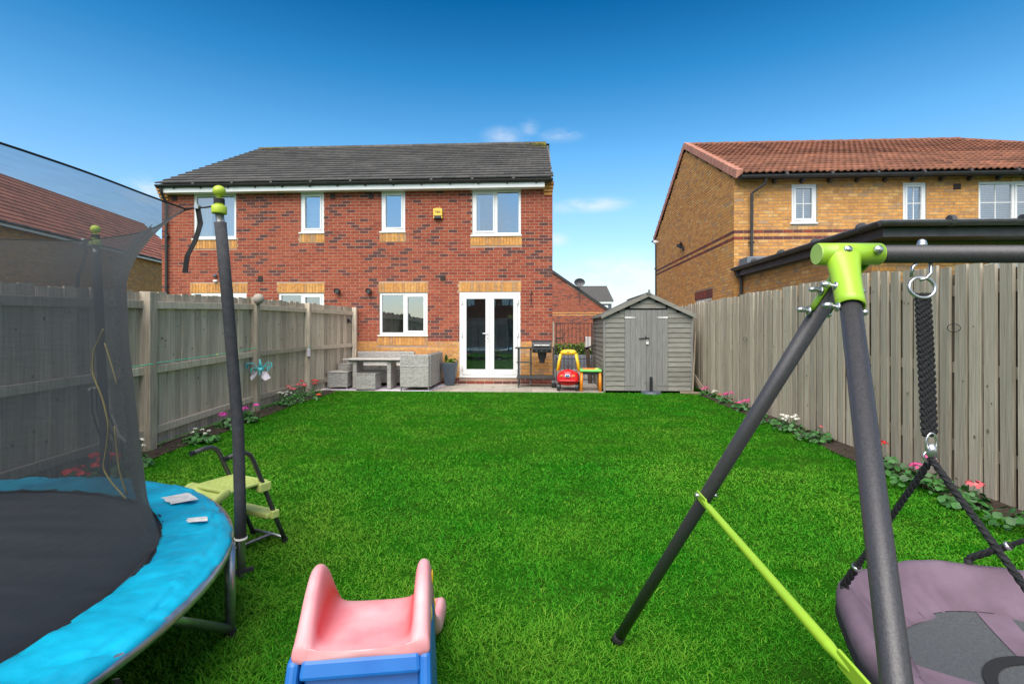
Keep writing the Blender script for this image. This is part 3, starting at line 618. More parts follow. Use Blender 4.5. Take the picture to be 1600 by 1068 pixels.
for k in range(16):                                      # verge tiles, front and rear slope
    p = Vector((GX, 12.02, 4.94))+gd*(k*.304); q = p+gd*.33
    mb = MB().hexa([p+Vector((-.06, 0, -.14)), p+Vector((.10, 0, -.02)), q+Vector((.10, 0, -.03)), q+Vector((-.05, 0, -.15)), p+gn*.075+Vector((-.06, 0, 0)), p+gn*.075+Vector((.10, 0, 0)), q+gn*.05+Vector((.10, 0, 0)), q+gn*.05+Vector((-.05, 0, 0))])
    mb.build('verge_tile', 'tile_verge', G, world=True, bevel=.01)
    mb = MB(); mb.hexa([Vector((v[0], 32.70-v[1], v[2])) for v in [Vector((v)) for v in [tuple(p+Vector((-.06, 0, -.14))), tuple(p+Vector((.10, 0, -.02))), tuple(q+Vector((.10, 0, -.03))), tuple(q+Vector((-.05, 0, -.15))), tuple(p+gn*.075+Vector((-.06, 0, 0))), tuple(p+gn*.075+Vector((.10, 0, 0))), tuple(q+gn*.05+Vector((.10, 0, 0))), tuple(q+gn*.05+Vector((-.05, 0, 0)))]]])
    mb.build('verge_tile', 'tile_verge', G, world=True, fix=True)
gutter(G, (GX+.06, 12.02, 4.865), (xe, 12.02, 4.865), r=.065)
MB().box(GX+.02, xe-.1, 12.09, 12.12, 4.80, 4.93).build('fascia', 'gutter', G, world=True)
for k in range(12):
    x = GX+.9+k*.62; MB().bar((x, 12.29, 4.78), (x, 12.1, 4.86), .07, .09).build('rafter_foot', 'gutter', G, world=True)
downpipe(G, [(5.15, 12.03, 4.82), (5.15, 12.06, 4.70), (4.90, 12.20, 4.50), (4.90, 12.22, 2.85)])
downpipe(G, [(GX-.03, 20.62, 4.86), (GX-.02, 20.40, 4.7), (GX-.02, 20.40, 0)])
gutter(G, (GX-.12, 20.68, 4.86), (xe, 20.68, 4.86), r=.06)
cl = thing('security_light', 'black twin headed floodlight on the buff gable wall', 'security light', (GX-.02, 16.5, 3.95))
MB().box(-.05, .02, -.06, .06, -.09, .0).build('housing', 'bbq', cl, bevel=.01); MB().bar((-.05, .05, 0), (-.12, .28, .10), .03, .1).bar((-.05, -.05, 0), (-.14, -.12, .12), .03, .1).build('lamp_head', 'bbq', cl)
cc = thing('security_camera', 'small white camera high on the far corner of the buff gable', 'camera', (GX-.02, 19.9, 4.68)); MB().tube([(0, 0, 0), (-.1, 0, .02)], .03, 8).ball((-.14, 0, 0), .075, 10, 8).build('camera_body', 'upvc', cc, smooth=True)
# garage in front of it
K = thing('garage', 'low flat roofed buff brick garage with dark gutter behind right fence', 'garage', (6.5, 9.8, 0))
KX = 4.69; ky0 = 7.55
kw = wall_part(K, (KX, GY-.015, 0), (0, -1, 0), GY-.015-ky0-.102, 2.62, m='mortar_buff')
brickwork(kw, (KX, GY-.015, 0), (0, -1, 0), GY-.015-ky0, 2.60, col=lambda u, z: 1, budget=240, vis=lambda p: p.z > 1.8, clip=lambda u, z: z > .3)
kf = wall_part(K, (KX, ky0, 0), (1, 0, 0), 4.2, 2.62, [(1.6, 4.0, 0.2, 2.35)], m='mortar_buff')
brickwork(kf, (KX, ky0, 0), (1, 0, 0), 4.2, 2.60, [(1.6, 4.0, .2, 2.35)], col=lambda u, z: 1, budget=60, vis=lambda p: p.z > 1.8, clip=lambda u, z: z > .3)
gdoor = MB().box(KX+1.6, KX+4.0, ky0+.05, ky0+.09, .2, 2.35).build('garage_door', 'upvc', K, world=True)
for k in range(10): MB().box(KX+1.62, KX+3.98, ky0+.035, ky0+.05, .23+k*.21, .42+k*.21).build('door_panel', 'upvc', gdoor, world=True)
MB().box(4.56, 9.3, 7.10, GY-.02, 2.58, 2.74).build('fascia', 'gutter_grey', K, world=True)
MB().box(4.50, 9.3, 7.04, GY-.02, 2.745, 2.80).build('roof', 'lead', K, world=True, bevel=.01)
gutter(K, (4.49, 12.25, 2.765), (4.49, 7.0, 2.765), m='gutter_grey', r=.065, brackets=1.2); gutter(K, (4.45, 7.0, 2.765), (9.3, 7.0, 2.765), m='gutter_grey', r=.065, brackets=.9)
MB().box(4.62, 5.2, 11.75, 12.25, 2.80, 2.98).build('flashing', 'lead', K, world=True, bevel=.02)
downpipe(K, [(4.50, 12.1, 2.76), (4.56, 12.1, 2.66), (4.62, 12.1, 2.5), (4.62, 12.1, 0)])
# ================================================================== the house to the left
J = thing('terraced_house', 'long buff brick house with brown roof behind the left fence', 'house', (-19, 21, 0))
A = Vector((-18.008, 16.09, 0)); ud = Vector((-.1856, .9826, 0)).normalized(); on = Vector((.9826, .1856, 0)).normalized()
s0 = A-ud*5-on*.25; LL = 18.4
jw = wall_part(J, s0, ud, LL, 5.0, m='mortar_buff', th=.1)
brickwork(jw, s0, ud, LL, 4.95, col=lambda u, z: 1, budget=300, vis=lambda p: p.z > 1.9 and p.y > 15, clip=lambda u, z: z > 1.2)
iu = -on
def jp(u, q, z): v = s0+ud*u+iu*q; return (v.x, v.y, z)
MB().add([jp(0, -.2, 4.98), jp(LL, -.2, 4.98), jp(LL, 2.55, 7.38), jp(0, 2.55, 7.38), jp(LL, 5.3, 4.98), jp(0, 5.3, 4.98)], [(0, 1, 2, 3), (3, 2, 4, 5), (1, 4, 2), (0, 3, 5), (0, 5, 4, 1)]).build('roof', 'felt', J, world=True)
jr = [c for c in J.children if c.name.startswith('roof')][0]
ss = (iu*2.75+Vector((0, 0, 2.45)))
tiles(jr, Vector(jp(0, -.27, 4.98)), ud, ss, LL, ss.length, .33, .29, 'flat', 'tile_brown', budget=300)
MB().add([jp(LL, 0, 0), jp(LL, 5.1, 0), jp(LL, 5.1, 5), jp(LL, 2.55, 7.35), jp(LL, 0, 5)], [(0, 1, 2, 3, 4)]).build('gable', 'mortar_buff', J, world=True)
MB().add([jp(0, 0, 0), jp(0, 5.1, 0), jp(0, 5.1, 5), jp(0, 2.55, 7.35), jp(0, 0, 5)], [(4, 3, 2, 1, 0)]).build('gable', 'mortar_buff', J, world=True)
mb = MB(); mb.bar(jp(0, -.27, 4.90), jp(LL, -.27, 4.90), .03, .17).build('fascia', 'upvc', J, world=True)
gutter(J, jp(0, -.34, 4.95), jp(LL, -.34, 4.95), r=.05)
mb = MB(); p = jp(11.15, -.01, 4.5); mb.bar(Vector(p)-ud*.11, Vector(p)+ud*.11, .05, .22).build('air_vent', 'vent', J, world=True)
mo = MB().tube([jp(0, 2.55, 7.45), jp(LL, 2.55, 7.45)], .09, 8).build('ridge', 'tile_brown', J, world=True)
# ================================================================== beyond the gate
Q = thing('end_terrace_house', 'distant red brick gable end with dark verge beyond the gate', 'house', (.5, 34, 0))
ap = (-1.5, 6.78); qz = lambda x: 6.78-abs(x+1.5)*.698
qw = MB().prism([(-8, 0), (5, 0), (5, qz(5)-.05), (-1.5, 6.73), (-8, qz(-8)-.05)], 'y', 34.0, 34.2).build('wall', 'mortar', Q, world=True)
brickwork(qw, (-.2, 34, 0), (1, 0, 0), 5.2, 6.2, col=lambda u, z: 1 if (2.42 < z < 2.5 or 2.26 < z < 2.34) else 0, budget=0, clip=lambda u, z: z < qz(u-.2)-.05)
mb = MB(); mb.prism([(-1.5, 6.85), (5.4, qz(5.4)+.07), (5.4, qz(5.4)-.12), (-1.5, 6.66)], 'y', 33.9, 34.0).build('verge', 'gutter', Q, world=True)
mb = MB(); mb.prism([(-1.5, 6.85), (-8.4, qz(-8.4)+.07), (-8.4, qz(-8.4)-.12), (-1.5, 6.66)], 'y', 33.9, 34.0).build('verge', 'gutter', Q, world=True)
MB().add([(-1.5, 34, 6.84), (5.4, 34, qz(5.4)+.06), (5.4, 42, qz(5.4)+.06), (-1.5, 42, 6.84), (-8.4, 34, qz(-8.4)+.06), (-8.4, 42, qz(-8.4)+.06)], [(0, 1, 2, 3), (4, 0, 3, 5)]).build('roof', 'tile_dark', Q, world=True)
D = thing('satellite_dish', 'grey satellite dish on a mast against the distant red gable', 'satellite dish', (2.55, 33.85, 3.2))
MB().tube([(0, 0, -.1), (0, 0, 1.05)], .025, 8).tube([(0, 0, .1), (0, .14, .1)], .02, 6).build('mast', 'gutter_grey', D)
ds = MB(); vs = [(0, 0, 0)]; fs = []
for i in range(1, 5):
    for k in range(20): a = 2*PI*k/20; r = i/4; vs.append((.36*r*math.cos(a), -.10*r*r, .27*r*math.sin(a)))
for k in range(20): fs.append((0, 1+k, 1+(k+1) % 20))
for i in range(3):
    for k in range(20): fs.append((1+i*20+k, 1+(i+1)*20+k, 1+(i+1)*20+(k+1) % 20, 1+i*20+(k+1) % 20))
ds.add([(x-.02, y-.12, z+1.2) for x, y, z in vs], fs).build('dish', 'gutter_grey', D, smooth=True); MB().tube([(0, -.1, 1.0), (.05, -.42, 1.12)], .014, 6).build('arm', 'gutter_grey', D)
V = thing('pale_house', 'distant pale grey house with brown roof behind the red gable', 'house', (6, 60, 0))
MB().box(3.5, 8.2, 60, 68, 0, 4.35).build('wall', 'pot', V, world=True); MB().box(3.3, 8.4, 59.9, 60.0, 4.30, 4.62).build('fascia', 'upvc', V, world=True)
MB().add([(3.2, 59.8, 4.6), (8.45, 59.8, 4.6), (8.1, 63.5, 6.6), (3.4, 63.5, 6.6)], [(0, 1, 2, 3)]).box(3.4, 8.1, 63.4, 63.8, 6.3, 6.65).build('roof', 'tile_dark', V, world=True)
for x in (5.2, 6.8): MB().box(x, x+1, 59.95, 60.02, 3.0, 4.1).build('window', 'upvc', V, world=True)
# houses behind the camera, seen in the reflections
B = thing('rear_house', 'red brick house seen only as a reflection in the patio doors', 'house', (0, -20, 0))
MB().box(-9, 0, -26, -17, -.02, 5).build('wall', 'tile_brown', B, world=True); MB().prism([(-17, 5), (-26, 5), (-21.5, 8.0)], 'x', -9.2, .2).build('roof', 'tile_dark', B, world=True)
MB().prism([(2.6, 0), (10, 0), (10, 4.6), (6.3, 7.4), (2.6, 4.6)], 'y', -26, -18).build('wing', 'tile_brown', B, world=True)
for x in (-7, -3.5): MB().box(x, x+1.2, -17.0, -16.95, 3.3, 4.5).build('window', 'upvc', B, world=True)
# ================================================================== gate, posts, hedge
P = thing('garden_gate', 'black iron bar gate between red house and grey shed', 'gate', (.8, 12.75, 0))
g0, g1 = .38, 1.26
MB().bar((g0, 12.75, .05), (g0, 12.75, 1.50), .025, .025).bar((g1, 12.75, .05), (g1, 12.75, 1.50), .025, .025).bar((g0, 12.75, 1.49), (g1, 12.75, 1.49), .02, .02).bar((g0, 12.75, .10), (g1, 12.75, .10), .02, .02).bar((g0, 12.75, .62), (g1, 12.75, .62), .02, .02).build('gate_frame', 'iron', P, world=True)
bm_ = MB().tube([(0, 0, .1), (0, 0, 1.5)], .007, 6).mesh('bar', 'iron')
for k in range(8): inst('bar', bm_, P, (g0+.10+k*.098-.8, 0, 0))
MB().tube([(g0+.16, 12.74, 1.38)]+[(g0+.44+.28*math.cos(a), 12.74, 1.05+.33*math.sin(a)) for a in [PI-PI*i/10 for i in range(11)]], .006, 6).bar((g0, 12.72, 1.12), (g0+.16, 12.72, 1.13), .02, .035).build('latch', 'iron', P, world=True)
pp = thing('gate_post', 'weathered grey timber gate post beside the corner of the red house', 'post', (.27, 12.74, 0)); MB().box(-.062, .062, -.05, .05, 0, 1.53).build('post', 'fence', pp, bevel=.006)
p2 = thing('brown_post', 'short dark brown post leaning beside the grey shed', 'post', (1.24, 12.95, 0)); MB().bar((0, 0, 0), (-.08, 0, .9), .10, .10).build('post', 'wood_brown', p2); MB().bar((-.12, -.02, .86), (.10, -.02, .94), .06, .05).build('strut', 'wood_brown', p2)
p3 = thing('marker_post', 'white box on a thin post beyond the garden gate', 'post', (1.78, 19.5, 0)); MB().tube([(0, 0, 0), (0, 0, .75)], .02, 8).build('pole', 'upvc', p3); MB().box(-.11, .11, -.08, .08, .60, 1.06).build('box', 'upvc', p3, bevel=.02)
def foliage(name, m, pts, n, size, parent=None, spread=1):
    vs = np.zeros((n, 4, 3)); k = np.random.RandomState(3+n).rand(n, 8); cx = np.array(pts)[(k[:, 7]*len(pts)).astype(int)]
    th = k[:, 0]*2*PI; ph = np.arccos(1-2*k[:, 1]*.98); rr = k[:, 2]**.4
    c = cx[:, :3]+np.stack([np.cos(th)*np.sin(ph)*rr*cx[:, 3], np.sin(th)*np.sin(ph)*rr*cx[:, 3], np.cos(ph)*rr*cx[:, 4]], 1)
    a = k[:, 3]*2*PI; ux = np.stack([np.cos(a), np.sin(a), k[:, 4]-.5], 1); vx = np.stack([-np.sin(a), np.cos(a), (k[:, 5]-.2)*1.6], 1)
    s = (size*(.6+.8*k[:, 6]))[:, None]
    vs[:, 0] = c-ux*s*.5; vs[:, 1] = c-vx*s*.45; vs[:, 2] = c+ux*s*.5; vs[:, 3] = c+vx*s*.45
    mb = MB(); mb.v = [tuple(p) for p in vs.reshape(-1, 3)]; mb.f = [(4*i, 4*i+1, 4*i+2, 4*i+3) for i in range(n)]; mb.t = list(k[:, 6])
    return mb.build(name, m, parent)
hd = thing('hedge', 'low yellow green hedge in front of the distant red gable', 'hedge', (1.8, 28.5, 0))
foliage('foliage', 'leaf_yellow', [(x*.35-1.4, random.uniform(-.2, .2), .26+random.uniform(-.06, .06), .33, .32+random.uniform(0, .15)) for x in range(10)], 3500, .09, hd)
MB().tube([(-1, 0, 0), (-1, 0, .3)], .02, 5).tube([(0, 0, 0), (0, 0, .3)], .02, 5).tube([(1, 0, 0), (1, 0, .3)], .02, 5).build('stem', 'wood_brown', hd)
# ================================================================== fences
def board_mesh(nm, wdt, th, h, m, seed, knots=2, top=0):
    r = random.Random(seed); mb = MB(); dz = r.uniform(-.005, .005)
    mb.hexa([(0, 0, 0), (wdt, 0, 0), (wdt, th, 0), (0, th, 0), (0, 0, h+dz), (wdt, 0, h+dz+r.uniform(-.006, .006)), (wdt, th, h+dz), (0, th, h+dz)])
    return mb.mesh(nm, m)
def knots(root, pts, nrm):
    """small dark knots lying in the boards' faces"""
    mb = MB(); nrm = Vector(nrm); sd = nrm.cross(Vector((0, 0, 1)))
    for p in pts:
        p = Vector(p); r = random.uniform(.005, .012); c = [p+sd*(math.cos(a)*r)+Vector((0, 0, math.sin(a)*r*1.5)) for a in [2*PI*k/9 for k in range(9)]]
        mb.add(c, [tuple(range(9))])
    return stuff(mb.build('knot', 'knot', root, world=True))
# left: boards behind, three rails and square posts on this side
LF = thing('panel_fence', 'weathered grey board fence with posts and rails on the left of the lawn', 'fence', (-4.5, 7.5, 0))
PL = [(-3.83, .35), (-4.05, 2.90), (-4.33, 5.42), (-4.66, 8.12), (-4.83, 10.38), (-4.62, 12.48)]
PH = [1.68, 1.69, 1.76, 1.86, 1.89, 1.89]
bms = [board_mesh('board', .146, .02, 1, 'fence', k) for k in range(5)]
kn = []
for s in range(5):
    a = Vector((*PL[s], 0)); b = Vector((*PL[s+1], 0)); d = (b-a).normalized(); Ln = (b-a).length; nn = d.cross(Vector((0, 0, 1)))   # towards the lawn
    ang = math.atan2(d.y, d.x); nb = round(Ln/.150); pitch = Ln/nb
    for k in range(nb):
        u = k*pitch; h = PH[s]+(PH[s+1]-PH[s])*(u/Ln)+random.uniform(-.006, .006); p = a+d*u-nn*(.055+random.uniform(0, .012))
        o = inst('board', bms[k % 5], LF, (p.x+4.5, p.y-7.5, .03), (random.uniform(-.004, .004), 0, ang)); o.scale = ((pitch-random.uniform(.004, .013))/.146, 1, h-.03)
        for q in range(random.choice((1, 2, 3))): v = a+d*(u+random.uniform(.03, .12))-nn*.0545+Vector((0, 0, random.uniform(.2, h-.1))); kn.append(v+nn*.002)
    for zf in (.92, .505, .115):
        za = PH[s]*zf; zb = PH[s+1]*zf
        MB().bar(a+Vector((0, 0, za))-nn*.032+d*.06, b+Vector((0, 0, zb))-nn*.032-d*.06, .045, .085).build('rail', 'fence', LF, world=True, bevel=.004)
for i, (x, y) in enumerate(PL):
    h = PH[i]+.0; q = .055 if i != 2 else .06
    po = MB().box(-q, q, -q, q, -.02, h).build('post', 'fence', LF, bevel=.006)
    po.location = (x+4.5, y-7.5, 0); po.rotation_euler = (0, 0, random.uniform(-.02, .02)+.09)
knots(LF, kn, (1, -.12, 0))
# right: upright pales with gaps, rails behind
RF = thing('paling_fence', 'tall weathered fence of upright pales on the right of the lawn', 'fence', (3.55, 7.5, 0))
kn = []; y = 1.0; k = 0
rms = [board_mesh('rear_pale', .125, .022, 1, 'fence_rear_shade', 60+k) for k in range(3)]
pms = [board_mesh('pale', .125, .022, 1, 'fence_grey', 40+k) for k in range(5)]
while y < 13.2:
    h = 1.935 if y > 5.6 else 1.935-(5.6-y)*.055
    if y > 10.5: h -= .02
    h += random.uniform(-.020, .018); wd = random.uniform(.105, .128)
    o = inst('pale', pms[k % 5], RF, (random.uniform(-.006, .006), y-7.5, .02), (random.uniform(-.004, .004), random.uniform(-.004, .004), PI/2)); o.scale = (wd/.125, 1, h)
    for q in range(random.choice((1, 2, 3))): kn.append((3.526, y+random.uniform(.02, wd-.02), random.uniform(.15, h-.1)))
    y += wd+random.uniform(.034, .054); k += 1
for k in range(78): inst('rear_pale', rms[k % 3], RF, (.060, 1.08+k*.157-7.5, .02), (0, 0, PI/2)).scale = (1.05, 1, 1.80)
for z in (.35, 1.02, 1.68): MB().bar((3.583, 1, z), (3.583, 13.2, z), .045, .09).build('rail', 'fence_grey', RF, world=True)
for y in (1.0, 3.4, 5.8, 8.2, 10.6, 13.0): MB().box(3.62, 3.72, y-.05, y+.05, 0, 1.88).build('post', 'fence_grey', RF, world=True)
knots(RF, kn, (-1, 0, 0))
for k in range(3):                                           # loops of wire nailed to the pales
    y, z = ((6.9, 1.62), (9.0, 1.18), (4.55, 1.36))[k]; lp = thing('wire_loop', ('dark wire loop high on the pales near the garage end', 'small dark wire hook halfway up the far pales', 'dark wire loop on the pales behind the swing rope')[k], 'wire', (3.50, y, z), 0, 'wire loops on the right fence')
    MB().tube([(0, .07*math.cos(a), .035*math.sin(a)) for a in [2*PI*i/16 for i in range(16)]], .003, 5, closed=True).build('loop', 'iron', lp)
# fence across the back of the garden (behind the camera)
BF = thing('rear_fence', 'plain board fence at the near end of the garden, seen in reflections', 'fence', (0, -3.9, 0))
mb = MB()
for k in range(58): mb.box(-4.9+k*.15-0, -4.9+k*.15+.14, -3.92, -3.90, 0, 1.8+random.uniform(-.01, .01))
stuff(mb.build('board', 'fence', BF, world=True)); MB().box(-4.9, 3.7, -3.90, -3.85, 1.6, 1.69).box(-4.9, 3.7, -3.90, -3.85, .4, .49).build('rail', 'fence', BF, world=True)
# things on the left fence
gl = thing('washing_line', 'thin green washing line strung along the left fence rail', 'line', (-4.3, 6.5, 1.0)); MB().tube([(-4.21, 4.95, .955), (-4.23, 5.36, .97)], .006, 6).tube([(-4.27, 5.48, .975), (-4.42, 6.8, 1.0), (-4.60, 8.03, 1.05)], .006, 6).build('cord', 'cord_green', gl, world=True)
MB().ball((-4.41, 6.75, 1.0), .014, 8, 6).build('peg', 'pale_green', gl, world=True)
fl = thing('fence_lamp', 'round solar lamp on top of the second left fence post', 'lamp', (-4.62, 8.10, 1.87)); MB().ball((.06, -.06, -.03), .085, 16, 10).build('globe', 'slab', fl, smooth=True); MB().tube([(.06, -.06, -.12), (.0, 0, -.12), (.0, 0, -.02)], .02, 8).build('bracket', 'bbq', fl)
pg = thing('peg_hanger', 'turquoise umbrella shaped peg hanger with white cloths on fence post', 'hanger', (-4.50, 8.00, .70))
MB().ball((0, 0, 0), .055, 14, 10, sz=.8).tube([(0, 0, .03), (-.02, 0, .17)], [.035, .008], 8).build('hub', 'turq', pg, smooth=True)
for k in range(9):
    a = 2*PI*k/9+.2; e = (.20*math.cos(a), .20*math.sin(a)*.6-.05, .05+.06*math.sin(a*2+1))
    ar = MB().tube([(0, 0, 0), (e[0]*.6, e[1]*.6, e[2]*1.1), e], .007, 6).build('arm', 'turq', pg); MB().box(e[0]-.008, e[0]+.008, e[1]-.006, e[1]+.006, e[2]-.07, e[2]).build('clip', 'turq', ar)
for sx in (-.07, .07): MB().add([(sx-.01, -.06, -.02), (sx+.04, -.02, -.03), (sx*1.9+.06, -.05, -.13), (sx*1.6, -.08, -.17), (sx*1.3-.05, -.06, -.12)], [(0, 1, 2, 3, 4)]).build('cloth', 'cloth', pg)
rg = thing('rag_tag', 'small pink tag hanging on the last left fence post but one', 'tag', (-4.76, 10.28, .95)); MB().box(-.03, .03, -.03, 0, -.16, 0).build('tag', 'cloth', rg, bevel=.006)
MB().tube([(0, 0, 0), (.02, 0, .05)], .008, 6).build('string', 'cord_green', rg)
bh = thing('black_bracket', 'small black bracket near the top of the last fence panel', 'bracket', (-4.68, 12.25, 1.55)); MB().tube([(0, 0, 0), (.06, -.02, 0), (.08, -.05, -.05)], .02, 8).box(-.02, .01, -.04, .04, -.05, .05).build('bracket', 'iron', bh)
# folded rack behind the netting
rk = thing('folded_rack', 'folded black and white frame leaning on the left fence behind netting', 'rack', (-4.03, 4.50, .30))
for k in range(4): MB().tube([(0, -.12+.05*k, .52), (0, -.11+.05*k, .3), (.03, -.08+.06*k, .12), (.06, -.05+.065*k, .0), (.07, -.04+.065*k, -.28)], .009, 6).build('rod', 'iron', rk)
MB().tube([(-.01, -.14, .51), (0, -.02, .52), (0, .06, .48), (.0, .08, .30)], .010, 6).tube([(.01, .08, .25), (.05, .12, .05), (.08, .16, -.02)], .014, 6).build('rim', 'white_tag', rk)
# ================================================================== the shed
SX0, SX1, SY, SD = 1.366, 3.225, 11.15, 2.4; sw = SX1-SX0; sm = (SX0+SX1)/2
Z = thing('garden_shed', 'grey painted timber shed with double doors in the far right corner', 'shed', (sm, SY, 0))
EH, PK = 1.66, 2.09
def shz(x): return EH+(PK-EH)*(1-abs(x-sm)/(sw/2))
MB().prism([(SX0+.03, .02), (SX1-.03, .02), (SX1-.03, EH-.02), (sm, PK-.03), (SX0+.03, EH-.02)], 'y', SY+.025, SY+SD).build('shell', 'dark', Z, world=True)
nb = 16; bh_ = .104
for k in range(22):
    z0 = .03+k*bh_; z1 = z0+bh_+.012
    for a, b in ((SX0, 1.803), (2.713, SX1)) if z0 < 1.72 else ((SX0, SX1),):
        if z0 >= 1.72 or z0 > EH-.02:
            hx = (PK-z1)/(PK-EH)*(sw/2)
            if hx < .03: continue
            a = max(a, sm-hx); b = min(b, sm+hx)
        if b-a < .04: continue
        MB().hexa([(a, SY-.014, z0), (b, SY-.014, z0), (b, SY+.02, z0), (a, SY+.02, z0), (a, SY+.004, z1), (b, SY+.004, z1), (b, SY+.02, z1), (a, SY+.02, z1)]).build('board', 'shed', Z, world=True)
    if z0 < EH-.06:
        for sx, sg in ((SX0, -1), (SX1, 1)):
            MB().hexa([(sx+sg*.014, SY, z0), (sx+sg*.014, SY+SD, z0), (sx-sg*.02, SY+SD, z0), (sx-sg*.02, SY, z0), (sx-sg*.004, SY, z1), (sx-sg*.004, SY+SD, z1), (sx-sg*.02, SY+SD, z1), (sx-sg*.02, SY, z1)]).build('board', 'shed', Z, world=True, fix=True)
for sx in (SX0-.018, SX1-.022): MB().box(sx, sx+.04, SY-.022, SY+.02, 0, EH-.01).build('corner_post', 'shed_door', Z, world=True)
for i, (a, b) in enumerate(((1.805, 2.256), (2.260, 2.711))):
    d = MB().box(a, b, SY-.012, SY+.01, .03, 1.76).build('door', 'shed_door', Z, world=True)
    nn_ = 4; pw = (b-a)/nn_
    for k in range(nn_): MB().box(a+k*pw+.002, a+(k+1)*pw-.002, SY-.028-random.uniform(0, .002), SY-.012, .03, 1.76).build('plank', 'shed_door', d, world=True)
    for zz in (1.60, .15):
        hx = a if i == 0 else b; q = .22 if i == 0 else -.22
        MB().hexa([(hx, SY-.036, zz-.018), (hx+q, SY-.036, zz-.008), (hx+q, SY-.031, zz-.008), (hx, SY-.031, zz-.018), (hx, SY-.036, zz+.018), (hx+q, SY-.036, zz+.008), (hx+q, SY-.031, zz+.008), (hx, SY-.031, zz+.018)]).build('hinge', 'shed_door' if zz < 1 else 'white_tag', d, world=True, fix=True)
    if i == 1:
        MB().box(a-.055, a-.005, SY-.036, SY-.028, .2, 1.76).build('cover_strip', 'shed_door', d, world=True)
        MB().bar((a-.16, SY-.045, 1.15), (a+.06, SY-.045, 1.16), .012, .02).bar((a-.02, SY-.045, 1.15), (a-.02, SY-.045, 1.20), .015, .05).build('latch', 'iron', d, world=True)
        MB().box(a-.01, a+.04, SY-.065, SY-.045, 1.03, 1.08).tube([(a, SY-.055, 1.08), (a+.002, SY-.055, 1.11), (a+.015, SY-.055, 1.12), (a+.028, SY-.055, 1.11), (a+.03, SY-.055, 1.08)], .004, 6).build('padlock', 'white_tag', d, world=True)
for sg in (-1, 1):
    ex = sm+sg*(sw/2+.07); ez = EH-.03; th = .03
    rfp = MB().prism([(sm, PK+.02), (ex, ez), (ex, ez-.025), (sm, PK-.01)], 'y', SY-.07, SY+SD+.05).build('roof', 'felt', Z, world=True, fix=True)
    MB().prism([(sm, PK+.045), (ex, ez+.028), (ex, ez-.055), (sm, PK-.045)], 'y', SY-.10, SY-.072).build('barge_board', 'shed', Z, world=True, fix=True)
MB().prism([(sm-.05, PK+.02), (sm, PK+.055), (sm+.05, PK+.02), (sm+.04, PK-.0), (sm, PK+.03), (sm-.04, PK)], 'y', SY-.12, SY+SD+.05).build('ridge_cap', 'felt', Z, world=True)
MB().box(sm-.012, sm+.03, SY-.118, SY-.09, PK+.0, PK+.10).build('finial', 'shed', Z, world=True)
pk = thing('leaning_batten', 'thin timber batten leaning between the shed and the pale fence', 'batten', (3.36, 11.2, 0)); MB().bar((3.21, 11.05, 0), (3.33, 11.25, 1.30), .03, .018).build('batten', 'plank', pk, world=True)
pk = thing('leaning_board', 'short brown board propped against the pales beside the shed', 'board', (3.4, 11.1, 0)); MB().bar((3.43, 10.9, .02), (3.30, 11.3, .36), .022, .09).build('board', 'plank', pk, world=True)
pk = thing('timber_offcut', 'flat brown timber lying on the grass at the shed corner', 'timber', (3.1, 11.0, 0)); MB().bar((2.93, 10.98, .02), (3.43, 10.85, .02), .09, .035).build('board', 'plank', pk, world=True)
pk = thing('umbrella_base', 'dark base with a black tube standing before the shed doors', 'base', (2.33, 10.98, 0)); MB().tube([(0, 0, -.01), (0, 0, .035)], [.22, .20], 24).build('plate', 'pot', pk); MB().tube([(0, 0, .03), (0, 0, .34)], .033, 12).build('tube', 'bbq', pk)
# ================================================================== patio furniture
mt = thing('outdoor_rug', 'pale patterned rug under the rattan furniture', 'rug', (-3.5, 11.6, .006)); 
MB().hexa([(-4.87, 11.12, .004), (-2.42, 10.98, .004), (-2.20, 12.45, .004), (-4.6, 12.5, .004), (-4.87, 11.12, .014), (-2.42, 10.98, .014), (-2.20, 12.45, .014), (-4.6, 12.5, .014)]).build('rug', 'cloth', mt, world=True)
stp = MB()
for k in range(5): y = 11.2+k*.26; stp.hexa([(-4.8, y, .0145), (-2.36+k*.03, y, .0145), (-2.36+k*.03, y+.05, .0145), (-4.8, y+.05, .0145), (-4.8, y, .017), (-2.36+k*.03, y, .017), (-2.36+k*.03, y+.05, .017), (-4.8, y+.05, .017)])
stp.build('stripe', 'cart', mt, world=True)
def rbox(par, nm, x0, x1, y0, y1, z0, z1, m='rattan', b=.012, lab=None): return MB().box(x0, x1, y0, y1, z0, z1).build(nm, m, par, world=True, bevel=b, label=lab)
s1 = thing('rattan_sofa', 'grey rattan corner sofa end standing nearest the patio doors', 'sofa', (-2.72, 11.7, .01), group='grey rattan garden set')
rbox(s1, 'arm', -3.06, -2.43, 10.99, 11.07, .09, .80); rbox(s1, 'seat', -3.06, -2.52, 11.07, 12.45, .09, .42); rbox(s1, 'backrest', -2.52, -2.40, 11.072, 12.45, .09, .80)
rbox(s1, 'piping', -3.065, -2.425, 10.983, 10.995, .525, .545, 'rattan', .004); rbox(s1, 'cushion', -3.04, -2.53, 11.09, 12.4, .42, .50, 'rattan')
for x, y in ((-3.04, 11.0), (-2.44, 11.0), (-2.44, 11.75), (-2.44, 12.4), (-3.04, 12.4)): rbox(s1, 'leg', x-.012, x+.012, y, y+.03, .01, .09, 'steel', .002)
s2 = thing('rattan_sofa', 'long grey rattan sofa against the wall behind the table', 'sofa', (-3.8, 12.2, .01), group='grey rattan garden set')
rbox(s2, 'backrest', -4.52, -3.10, 12.40, 12.52, .09, .80); rbox(s2, 'seat', -4.50, -3.10, 11.85, 12.40, .09, .42); rbox(s2, 'arm', -4.58, -4.50, 11.85, 12.50, .09, .60)
